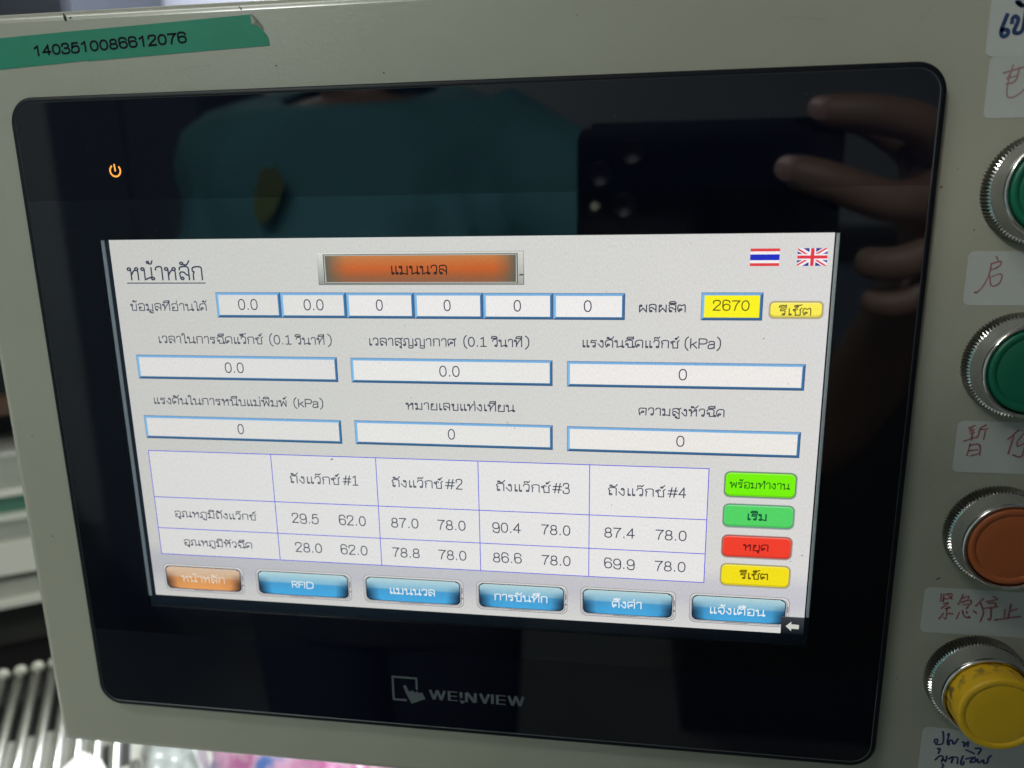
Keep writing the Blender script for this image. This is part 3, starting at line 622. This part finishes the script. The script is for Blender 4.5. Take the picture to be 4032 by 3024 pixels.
# glossy buttons along the bottom
def gbtn(x0, x1, text, tx0, tx1, base, h, orange=False, pen=1.5, tcol=(232, 240, 244), y0=541, y1=588.8):
    mb = MB()
    rr(mb, x0 - .9, y0 - .7, x1 + .9, y1 + 1.1, 9, L1, (132, 132, 136)); rr(mb, x0, y0, x1, y1, 8.4, L1 + .006, (214, 214, 212)); rr(mb, x0 + 1.3, y0 + 3, x1 - 2.0, y1 - 1.5, 7, L1 + .012, (150, 150, 154))
    rr(mb, x0 + 2.4, y0 + 2.6, x1 - 3.6, y1 - 2.8, 7, L1 + .018, (226, 226, 224))
    quad(mb, x0 + (x1 - x0) * .35, y1 - 2.2, x0 + (x1 - x0) * .6, y1 - 1.2, L1 + .02, (96, 92, 96)); quad(mb, x1 - 2.4, y1 - 17, x1 - .4, y1 - 14.5, L1 + .02, (84, 82, 84)); quad(mb, x1 - 2.6, y0 + 14, x1 - .6, y0 + 24, L1 + .02, (140, 140, 142))
    a0, b0, a1, b1 = x0 + 4.2, y0 + 3.8, x1 - 5.6, y1 - 4.4
    rr(mb, a0 - 1.5, b0 - 1.3, a1 + 1.5, b1 + 1.1, 8, L1 + .024, (34, 40, 56))
    top1, top2, mid, low, dark = ((186, 214, 218), (128, 184, 212), (74, 156, 206), (72, 172, 228), (26, 44, 64)) if not orange else ((214, 190, 166), (214, 176, 140), (214, 150, 92), (234, 162, 96), (74, 52, 46))
    R = 7.0; NJ = 14
    def half(v):
        y = b0 + v * (b1 - b0); dy = max(0, R - (y - b0), R - (b1 - y)); return R - math.sqrt(max(0, R * R - dy * dy))
    def bc(u, v):
        c = mixc_(top1, top2, v / .45) if v < .45 else mixc_(mid, low, (v - .45) / .55)
        e = min(u, 1 - u) * (a1 - a0) / 20.0; k = max(0, min(1, e)) ** .8; kk = 1 - (1 - k) * max(0, min(1, (v - .18) / .5))
        return mixc_(dark, c, kk)
    us = [0, .02, .05, .09, .14, .3, .5, .7, .86, .91, .95, .98, 1]
    for j in range(NJ):
        v0, v1 = j / NJ, (j + 1) / NJ
        for i in range(len(us) - 1):
            P = []; Cc = []
            for u, v, vv in ((us[i], v1, v1 - 1e-3), (us[i + 1], v1, v1 - 1e-3), (us[i + 1], v0, v0 + 1e-3), (us[i], v0, v0 + 1e-3)):
                hh = half(v); P.append((a0 + hh + u * (a1 - a0 - 2 * hh), b0 + v * (b1 - b0))); Cc.append(bc(u, vv))
            poly(mb, P, L1 + .03, None, Cc)
    T_(mb, text, tx0, tx1, base, h, pen, L2 + .01, tcol)
    sub('menu_button', mb)
gbtn(20.2, 157.6, 'หน้าหลัก', 49.6, 124.9, 572.2, 11.4, True, 1.35, (226, 216, 202))
gbtn(180.4, 338.2, 'RFID', 239.8, 276.3, 571.6, 12.2, pen=1.4)
gbtn(360.2, 518.6, 'แมนนวล', 401.9, 474, 572.2, 11.2)
gbtn(540.8, 679, 'การบันทึก', 567.4, 649.5, 572.6, 11.2)
gbtn(700.4, 840, 'ตั้งค่า', 746.7, 790.8, 573.4, 11.6)
gbtn(861.4, 1001.5, 'แจ้งเตือน', 890.3, 969.5, 573.6, 11.2)
# little arrow tile
mb = MB()
quad(mb, 992.2, 571.2, 1024, 600, L2 + .03, None, [(14, 20, 28), (16, 22, 30), (62, 66, 72), (58, 62, 68)]); quad(mb, 992.2, 571.2, 1024, 572.4, L2 + .035, (88, 92, 96))
poly(mb, [(998.8, 587.2), (1006.4, 579.4), (1006.6, 583.6), (1017.4, 584), (1017.2, 591.2), (1006.8, 591), (1007, 595.2)], L2 + .04, (206, 208, 198))
sub('arrow_icon', mb)

# dust and specks on the glass
mb = MB(); specks = mat('dust', (0.16, 0.14, 0.11), rough=0.9)
for x, y, a in [(127.5, 117.8, .8), (447.6, 129.7, 1.9), (388.2, 148.5, 1), (489.5, 146.6, 1.1), (323.9, 342.7, 2.6), (381.8, 361.4, 1.2), (593.2, 275.4, 1.5), (603.8, 284.3, 1.3), (452.1, 239.3, 1.6), (633.7, 576.4, 1.6), (624.8, 575, 1.1), (630, 578, .9), (991.2, 468.6, 1.2), (1013.2, 468.3, 1.5), (744.1, 400.5, 1), (718.7, 50, .8), (942.7, 144.3, 1.7), (414.9, 401.5, .9), (407, 186.3, .8), (385.4, 190.3, .8), (998, 478.5, 1.2), (931, 469, .9)]:
    rot = random.uniform(0, 3)
    P = [(x + a * random.uniform(.6, 1.1) * math.cos(t * 1.05 + rot), y + a * .6 * random.uniform(.6, 1.1) * math.sin(t * 1.05)) for t in range(6)]
    mb.face([(q[0] * KX, -q[1] * KY, .62) for q in P][::-1], specks)
for _ in range(110):
    x, y = random.uniform(-24, 244), random.uniform(-168, 41); a = random.uniform(.05, .13)
    mb.face([(x + a * math.cos(t * 1.256), y + a * math.sin(t * 1.256), .63) for t in range(5)], specks)
mb.build('dust_specks', hmi, kind='stuff')


# ================================================================== machine behind and below the box
U = Vector((-0.55823, 0, -0.82969)); V = Vector((0.82969, 0, -0.55823))
def P3(u, v, y): q = U * u + V * v; return (q.x, y, q.z)
def ubox(mb, u0, v0, y0, u1, v1, y1, m):
    P = [P3(u, v, y) for u in (u0, u1) for y in (y0, y1) for v in (v0, v1)]
    for q in ((0, 1, 3, 2), (4, 6, 7, 5), (0, 4, 5, 1), (2, 3, 7, 6), (0, 2, 6, 4), (1, 5, 7, 3)): mb.face([P[i] for i in q], m)
al = mat('brushed_aluminium', (0.52, 0.52, 0.46), rough=0.38, metal=0.35, var=0.06, vscale=40, stretch=(1, 1, 9))
cream = mat('cream_paint', (0.85, 0.84, 0.75), rough=0.4)
greengl = mat('green_glass_edge', (0.10, 0.26, 0.19), rough=0.15)
darksteel = mat('dark_machine_base', (0.045, 0.045, 0.04), rough=0.6, var=0.15, vscale=30)
blackm = mat('machine_black', (0.008, 0.008, 0.008), rough=0.6)
brown = mat('machine_brown', (0.10, 0.055, 0.035), rough=0.5)
chrome = mat('chrome', (0.58, 0.58, 0.53), rough=0.26, metal=1.0)
plate = mat('grey_plate', (0.46, 0.46, 0.42), rough=0.35, metal=0.2, var=0.1, vscale=25)
mc = empty('wax_machine', P3(600, -160, -520), 'blurred cream and grey machine with chrome rods, behind the left edge of the box', 'machine')
def rail(y0, y1, u0, m, name='rail', u1=900):
    mb = MB(); ubox(mb, u0, -420, y0, u1, 60, y1, m); mb.build(name, mc)
rail(-172, -40, 640, blackm, 'upper_housing'); rail(-186, -172.2, 600, brown, 'brown_strip'); rail(-219, -186.2, 660, blackm, 'dark_gap')
rail(-252, -219.2, 566, al); rail(-257.2, -252.2, 556, cream); rail(-276, -257.4, 566, greengl, 'glass_edge'); rail(-281.5, -276.2, 556, cream); rail(-305, -281.7, 564, al)
rail(-337, -305.2, 554, cream); rail(-345.5, -337.2, 575, blackm, 'slot'); rail(-363, -345.7, 560, al); rail(-368.6, -363.2, 548, cream)
rail(-425, -368.8, 585, darksteel, 'base_block')
mb = MB(); ubox(mb, 0, -420, -420, 386, 60, -412, plate); ubox(mb, 386.2, -420, -440, 900, 60, -426, blackm)  # black slab stands in for the dark void past the plate
mb.build('bed_plate', mc)
mb = MB(); ubox(mb, 20, -400, -1290, 880, 40, -441, darksteel); mb.build('pedestal', mc)
rod_glint = mat('rod_end_highlight', (0.42, 0.42, 0.35), rough=0.3)  # pale balls stand in for highlights on the upturned rod ends
for i in range(-6, 9):
    v = -148 + 13.55 * i
    mb = MB(); n = 16; u_end = 474 if v < -45 else 296; R = 4.1
    def ring(u, y=-400.0, rr_=R): return [tuple(Vector(P3(u, v + rr_ * math.cos(2 * math.pi * k / n), y + rr_ * math.sin(2 * math.pi * k / n)))) for k in range(n)]
    mb.loft([ring(60), ring(u_end - 2), ring(u_end, -400, R * .8), ring(u_end + 1, -400, R * .4)], chrome, cap0=True, cap1=True)
    if v < -45:
        for ua, ra in ((474, 5.6),): mb.loft([[tuple(Vector(P3(ua + ra * math.sin(q) , v + ra * math.cos(q) * math.cos(2 * math.pi * k / n), -399 + ra * math.cos(q) * math.sin(2 * math.pi * k / n)))) for k in range(n)] for q in [math.radians(t) for t in (-85, -60, -30, 0, 30, 60, 85)]], rod_glint)
    mb.build('rod', mc)
for v in (-61, -47.5):
    mb = MB(); ubox(mb, 312, v - 3.4, -412.5, 345, v + 3.4, -411.8, blackm); mb.build('slot', mc)

# crumpled bags on the bed in front
def blanket(name, m, u0, u1, v0, v1, ybase, h, seed, label, cat, nu=28, nv=28, parent=None, sag=.5):
    mb = MB(); G_ = []
    for i in range(nu + 1):
        row = []
        for j in range(nv + 1):
            a, b_ = i / nu, j / nv; u = u0 + (u1 - u0) * a; v = v0 + (v1 - v0) * b_
            env = (min(1, 6 * min(a, 1 - a)) * min(1, 6 * min(b_, 1 - b_))) ** .5
            nz_ = noise.noise(Vector((u * .035 + seed, v * .035, seed))) + .6 * abs(noise.noise(Vector((u * .09, v * .09 + seed, 1.7))))
            row.append(P3(u + 2 * nz_, v + 3 * noise.noise(Vector((u * .05, v * .05, seed + 5))), ybase + env * h * (.75 + sag * nz_)))
        G_.append(row)
    mb.loft([[G_[i][j] for j in range(nv + 1)] for i in range(nu + 1)], m, closed=False)
    mb.loft([[(G_[i][j][0], ybase - .5, G_[i][j][2]) for j in range(nv, -1, -1)] for i in range(nu + 1)], m, closed=False)
    return mb.build(name, parent, label, cat)
plastic = mat('white_plastic_film', (0.36, 0.385, 0.38), rough=0.22, coat=0.3, var=0.08, vscale=60)
pink = mat('pink_printed_film', (0.80, 0.36, 0.58), rough=0.3, coat=0.3, var=0.0)
nt = pink.node_tree; b = nt.nodes['Principled BSDF']; t1 = nt.nodes.new('ShaderNodeTexCoord'); n1 = nt.nodes.new('ShaderNodeTexNoise'); n1.inputs['Scale'].default_value = 34; n1.inputs['Detail'].default_value = 2
c1 = nt.nodes.new('ShaderNodeValToRGB'); e = c1.color_ramp.elements; e[0].position = .36; e[0].color = (0.07, 0.13, 0.33, 1); e[1].position = .42; e[1].color = (0.46, 0.28, 0.40, 1)
x_ = e.new(.5); x_.color = (0.50, 0.22, 0.36, 1); x_ = e.new(.58); x_.color = (0.40, 0.10, 0.27, 1); x_ = e.new(.66); x_.color = (0.50, 0.32, 0.38, 1)
nt.links.new(t1.outputs['Object'], n1.inputs['Vector']); nt.links.new(n1.outputs['Fac'], c1.inputs['Fac']); nt.links.new(c1.outputs['Color'], b.inputs['Base Color'])
blanket('plastic_bag', plastic, 200, 345, -34, 12, -411.7, 26, 3.1, 'crumpled clear white plastic bag under the lower left edge of the box', 'plastic bag')
blanket('printed_bag', pink, 130, 330, 14, 175, -411.7, 30, 8.4, 'pink printed plastic bag under the bottom edge of the box', 'plastic bag', nu=36, nv=36)
whitep = mat('white_paper', (0.86, 0.88, 0.84), rough=0.5)
mb = MB()
q = [P3(318, -75, -394), P3(300, -91, -395), P3(255, -84, -395.4), P3(262, -50, -395.2), P3(303, -62, -395)]
top = [(x, y + 1.2, z) for x, y, z in q]
mb.loft([q, top], whitep, smooth=False); mb.face(top, whitep); mb.face(q[::-1], whitep)
mb.build('paper_scrap', None, 'white paper scrap lying on the rods below the lower left corner', 'paper')

# ================================================================== the room
wallm = mat('wall_paint', (0.36, 0.37, 0.46), rough=0.8, var=0.03, vscale=3)
wallb = mat('room_wall', (0.34, 0.37, 0.37), rough=0.8, var=0.04, vscale=2)
floorm = mat('floor_paint', (0.10, 0.105, 0.10), rough=0.4, var=0.12, vscale=3)
ceilm = mat('ceiling_board', (0.55, 0.56, 0.54), rough=0.9)
def plane_box(name, x0, y0, z0, x1, y1, z1, m):
    mb = MB(); mb.box(x0, y0, z0, x1, y1, z1, m); return mb.build(name, None, kind='structure')
plane_box('floor', -2600, -1304, -2300, 2800, -1300, 2600, floorm)
plane_box('back_wall', -2600, -1300, -2300, 2800, 1500, -2260, wallm)
plane_box('wall_opposite', -2600, -1300, 2560, 2800, 1500, 2600, wallb)
plane_box('wall_left', -2640, -1300, -2300, -2600, 1500, 2600, wallb)
plane_box('wall_right', 2800, -1300, -2300, 2840, 1500, 2600, mat('darkened_wall', (0.05, 0.055, 0.06), rough=0.8))  # unseen wall, darkened to cut bounce light on the panel's right side
plane_box('ceiling', -2640, 1500, -2300, 2840, 1530, 2600, ceilm)
slate = mat('dark_locker_paint', (0.09, 0.11, 0.14), rough=0.6, var=0.06)
slate_far = mat('far_locker_paint', (0.035, 0.04, 0.055), rough=0.6, var=0.06)
def locker(x0, x1, y1, z0, z1, text, front):
    slate = slate_far if front > 0 else MATS['dark_locker_paint']
    e = empty('locker', ((x0 + x1) / 2, -1300, (z0 + z1) / 2), text, 'locker')
    mb = MB(); mb.box(x0, -1300, z0, x1, y1, z1, slate); mb.build('cabinet_body', e)
    zf = z1 if front > 0 else z0; xm = (x0 + x1) / 2
    for a, b_ in ((x0 + 8, xm - 4), (xm + 4, x1 - 8)):
        mb = MB(); mb.box(a, -1280, min(zf, zf + front * 12), b_, y1 - 15, max(zf, zf + front * 12), slate); mb.build('door', e)
locker(-1900, -1290, 1100, -2200, -1750, 'dark grey locker against the far wall, past the top left corner of the box', 1)
locker(-1480, -1000, 420, 1850, 2250, 'dark locker across the room, mirrored in the left of the black glass', -1)

dm = empty('added_cabinet', (1000, -1300, 1700), 'black cabinet added across the room to darken the right side, mirrored in the black glass', 'cabinet')  # cabinet added across the room to darken the panel's right side
mb = MB(); mb.box(330, -1300, 1500, 2500, -60, 2300, blackm); mb.build('cabinet_body', dm)
mb = MB(); mb.box(360, -300, 1490, 1200, -120, 1499.5, slate); mb.build('front_cover', dm)

def ceiling_light(x, z, L_, energy, col, text, sx=260):
    e = empty('ceiling_light', (x, 1490, z), text, 'ceiling lamp', 'ceiling lamps')
    mb = MB(); mb.box(x - sx / 2, 1470, z - L_ / 2, x + sx / 2, 1499, z + L_ / 2, mat('lamp_housing', (0.7, 0.7, 0.7))); mb.build('lamp_housing', e)
    mb = MB(); mb.box(x - sx / 2 + 15, 1462, z - L_ / 2 + 15, x + sx / 2 - 15, 1469.5, z + L_ / 2 - 15, mat('lamp_diffuser', (0.8, 0.8, 0.8), emit=(0.95, 1.0, 0.95), es=6)); mb.build('diffuser', e)
    ld = bpy.data.lights.new('lamp', 'AREA'); ld.shape = 'RECTANGLE'; ld.size = sx / 1000; ld.size_y = L_ / 1000; ld.energy = energy; ld.color = col
    lo = bpy.data.objects.new('lamp_light', ld); COL.objects.link(lo); place(lo, w3(x, 1455, z), e)
ceiling_light(-1130, 2250, 300, 40, (0.96, 1.0, 0.95), 'long ceiling lamp behind the photographer, out of the picture', 420)
ceiling_light(0, -1600, 300, 125, (0.96, 1.0, 0.98), 'long ceiling lamp above and behind the control box, out of the picture', 1500)
ceiling_light(-900, 800, 300, 5, (1.0, 0.99, 0.90), 'ceiling lamp left of the photographer, out of the picture', 900)

# ================================================================== the photographer and the phone, mirrored in the black glass
skin = mat('skin', (0.22, 0.135, 0.09), rough=0.5, var=0.06, vscale=40)
shirtm = mat('teal_cotton', (0.08, 0.25, 0.27), rough=0.85, var=0.10, vscale=12, bump=0.4, bscale=90)
hairm = mat('black_hair', (0.01, 0.009, 0.009), rough=0.45)
trousers = mat('dark_trousers', (0.03, 0.035, 0.05), rough=0.8)

def skin_mesh(name, nodes, edges, m, parent, sub=2):
    me = bpy.data.meshes.new(name); W = [w3(*p[:3]) for p in nodes]
    org = W[0].copy(); me.from_pydata([p - org for p in W], edges, [])
    o = bpy.data.objects.new(name, me); COL.objects.link(o); me.materials.append(m)
    md = o.modifiers.new('skin', 'SKIN'); md.use_smooth_shade = True
    ss = o.modifiers.new('sub', 'SUBSURF'); ss.levels = sub; ss.render_levels = sub
    for i, v in enumerate(me.skin_vertices[0].data):
        rr_ = nodes[i][3] / 1000; v.radius = (rr_, rr_)
    me.skin_vertices[0].data[0].use_root = True
    place(o, org, parent)
    return o

PX, PZ = -150, 700                                 # where the photographer stands
person = empty('person', (PX, -1300, PZ), 'photographer in a teal t-shirt holding up a phone, seen mirrored in the black glass', 'person')
N_ = [(PX, -330, PZ, 115), (PX, -180, PZ, 110), (PX, -40, PZ, 118), (PX, 60, PZ, 84), (PX, 140, PZ - 5, 50), (PX, 200, PZ - 15, 52), (PX, 275, PZ - 20, 76), (PX, 340, PZ - 10, 72),
      (80, 84, PZ - 5, 44), (250, -110, 600, 43), (345, -225, 500, 40), (352, -120, 375, 33), (350, -40, 278, 24),
      (-336, 80, PZ, 42), (-350, -80, PZ - 10, 42), (-385, -210, PZ + 60, 38), (-365, -290, 800, 32), (-310, -330, 850, 24),
      (PX + 95, -440, PZ, 92), (PX + 100, -860, PZ, 60), (PX + 100, -1215, PZ + 15, 42), (PX + 104, -1270, PZ - 110, 34),
      (PX - 95, -440, PZ, 92), (PX - 100, -860, PZ, 60), (PX - 100, -1215, PZ + 15, 42), (PX - 104, -1270, PZ - 110, 34)]
E_s = [(0, 1), (1, 2), (2, 3), (3, 4), (4, 5), (5, 6), (6, 7), (3, 8), (8, 9), (9, 10), (10, 11), (11, 12), (3, 13), (13, 14), (14, 15), (15, 16), (16, 17), (0, 18), (18, 19), (19, 20), (20, 21), (0, 22), (22, 23), (23, 24), (24, 25)]
# hand behind the phone (palm, four fingers, thumb)
def hand(base, pts):
    for ch in pts:
        k = base
        for q_ in ch: N_.append(q_); E_s.append((k, len(N_) - 1)); k = len(N_) - 1
N_.append((345, 5, 240, 23)); E_s.append((12, len(N_) - 1)); palm = len(N_) - 1
hand(palm, [[(338, 36, 236, 13.5), (318, 49, 223, 11.5), (290, 54.5, 220, 10.6), (264, 56.5, 222, 9.4)],
            [(332, 8, 228, 14), (303, 8, 216, 12), (272, 20, 214, 11), (249, 26.5, 219, 10.2)],
            [(338, -16, 238, 13), (322, -26, 228, 11.4), (306, -27, 232, 10.4), (296, -23, 240, 9.4)],
            [(338, -38, 244, 12), (326, -50, 238, 10.4), (312, -50, 240, 9.6), (304, -46, 248, 8.8)],
            [(330, 40, 262, 12), (300, 58, 268, 10), (270, 56, 262, 8.6)]])
N_.append((-285, -335, 862, 22)); E_s.append((17, len(N_) - 1)); lp = len(N_) - 1
hand(lp, [[(-255, -318, 868, 10), (-230, -316, 866, 8.6), (-212, -318, 862, 7.8)], [(-253, -332, 872, 10), (-226, -332, 870, 8.8), (-205, -334, 866, 8)], [(-255, -346, 872, 10), (-229, -348, 870, 8.4), (-211, -350, 866, 7.6)],
          [(-258, -358, 868, 9), (-236, -362, 866, 7.6), (-222, -364, 862, 7)], [(-276, -308, 862, 10), (-256, -296, 858, 8.4), (-242, -292, 856, 7.6)]])
skin_mesh('body', N_, E_s, skin, person)
# t-shirt: rings from hem to collar
mb = MB()
def ring3(cx, cy, cz, rx, rz, n=72, fold=0.0, tilt=0.0, ph=0.0, lift=0.0):
    P = []
    for k in range(n):
        t = 2 * math.pi * k / n; c, s_ = math.cos(t), math.sin(t)
        q_ = 1 + fold * noise.noise(Vector((c * 3.4, s_ * 3.4, cy * .009 + c * 1.3 + ph))) + fold * .5 * noise.noise(Vector((c * 8, s_ * 8, cy * .02 + 4)))
        P.append((cx + q_ * rx * math.copysign(abs(c) ** .8, c), cy - tilt * s_ + (lift * abs(c)), cz - q_ * rz * math.copysign(abs(s_) ** .8, s_)))
    return P
prof = [(-430, 196, 138, 0), (-380, 190, 134, 0), (-330, 186, 132, 0), (-280, 183, 130, 0), (-230, 182, 128, 0), (-180, 188, 129, 0), (-130, 194, 130, 0), (-90, 202, 131, 0), (-50, 210, 132, 0), (-15, 218, 130, 0), (20, 226, 128, 0), (45, 230, 124, 0), (70, 232, 118, 2), (104, 222, 106, 6), (128, 186, 94, 12), (142, 136, 84, 20), (148, 102, 78, 28), (142, 92, 70, 30)]
mb.loft([ring3(PX, y, PZ, a, b_, fold=.16 if y < 60 else .03, tilt=t_) for y, a, b_, t_ in prof], shirtm)
def sleeve(A_, B_, r0, r1):
    A_, B_ = Vector(A_), Vector(B_); d_ = (B_ - A_).normalized(); e1 = d_.cross(Vector((0, 0, 1))).normalized(); e2 = d_.cross(e1)
    L_ = []
    for k in range(9):
        t = k / 8; c = A_.lerp(B_, t); r_ = r0 + (r1 - r0) * t
        L_.append([tuple(c + (e1 * math.cos(a * math.pi / 12) + e2 * math.sin(a * math.pi / 12)) * r_ * (1 + .09 * noise.noise(Vector((math.cos(a * math.pi / 12) * 2, math.sin(a * math.pi / 12) * 2, t * 3))))) for a in range(24)])
    mb.loft(L_, shirtm)
sleeve((0, 78, PZ), (195, -50, 632), 74, 80); sleeve((-292, 74, PZ), (-352, -120, PZ - 10), 70, 66)
mb.build('t_shirt', person)
mb = MB(); yel = mat('yellow_print', (0.13, 0.17, 0.05), rough=0.8)
zf = PZ - 146
mb.face([(-214, 52, zf), (-196, 54, zf - 2), (-188, 36, zf - 3), (-200, 10, zf - 4), (-216, -6, zf - 2), (-228, 8, zf + 1), (-224, 30, zf + 1)], yel)
mb.build('shirt_print', person)
mb = MB(); mb.loft([ring3(PX, y, PZ - 8, a, b_) for y, a, b_ in [(248, 74, 62), (272, 86, 92), (310, 90, 98), (355, 82, 90), (390, 56, 62), (404, 22, 24)]], hairm, cap1=True); hair = mb.build('hair', person)
for v in hair.data.vertices: v.co.y -= 0.018 if v.co.z < 0.03 else 0.0
mb = MB(); mb.loft([ring3(PX, y, PZ, a, b_) for y, a, b_ in [(-520, 178, 118), (-430, 184, 128), (-390, 178, 122)]], trousers)
for s_ in (-1, 1): mb.loft([ring3(PX + s_ * 92, y, PZ, a, a) for y, a in [(-1230, 66), (-860, 76), (-500, 98)]], trousers)
mb.build('trousers', person)
for s_ in (-1, 1):
    mb = MB(); mb.loft([ring3(PX + s_ * 102, y, PZ - 50, a, b_) for y, a, b_ in [(-1299, 44, 128), (-1270, 46, 132), (-1240, 42, 104), (-1215, 36, 60)]], hairm, cap0=True, cap1=True); mb.build('shoe', person)

nail = mat('fingernail', (0.36, 0.22, 0.19), rough=0.3)
for nx, ny, nz_, rr_ in ((266, 57, 222 - 9.0, 6.2), (251, 26.5, 219 - 9.8, 6.8)):
    mb = MB(); mb.loft([[(nx + rr_ * q * 1.15 * math.cos(t * math.pi / 8), ny + rr_ * q * math.sin(t * math.pi / 8), nz_ + 1.8 * q * q) for t in range(16)] for q in (1, .8, .5, .05)], nail, cap1=True)
    mb.build('fingernail', person)

# phone: back cover towards the panel, its lens ring round the camera
phone = empty('phone', (210, -17, 232), 'black smartphone held sideways, mirrored in the black glass', 'phone')
caseM = mat('phone_back_glass', (0.004, 0.005, 0.008), rough=0.12); lensr = mat('lens_ring', (0.006, 0.006, 0.008), rough=0.35, spec=0.3)
mb = MB(); x0, y0, x1, y1 = 136.5, -17, 284, 54.5
def pl(ins, z): return [(x, y, z) for x, y in rrect(x0 + ins, y0 + ins, x1 - ins, y1 - ins, 11, 8)]
mb.loft([pl(1.2, 231.4), pl(.2, 232.2), pl(0, 233), pl(0, 237.5), pl(.3, 238.6), pl(1.5, 239.2)], caseM, cap0=True, cap1=True)
mb.build('phone_body', phone)
def lens(cx, cy, r):
    mb = MB(); mb.loft([circ(cx, cy, r, 231.3, 40), circ(cx, cy, r, 229.2, 40), circ(cx, cy, r - .6, 228.9, 40), circ(cx, cy, r - 1.6, 229.4, 40), circ(cx, cy, 1.0, 230.2, 40)], lensr); mb.build('lens', phone)
lens(164.08, 8.14, 7.2); lens(150, 26, 7.2); lens(168, 38, 7.2)
mb = MB(); mb.loft([circ(147, 8, 2.6, 231.3, 24), circ(147, 8, 2.4, 230.9, 24), circ(147, 8, .2, 230.8, 24)], mat('flash_cover', (0.55, 0.5, 0.38), rough=0.4)); mb.build('flash', phone)
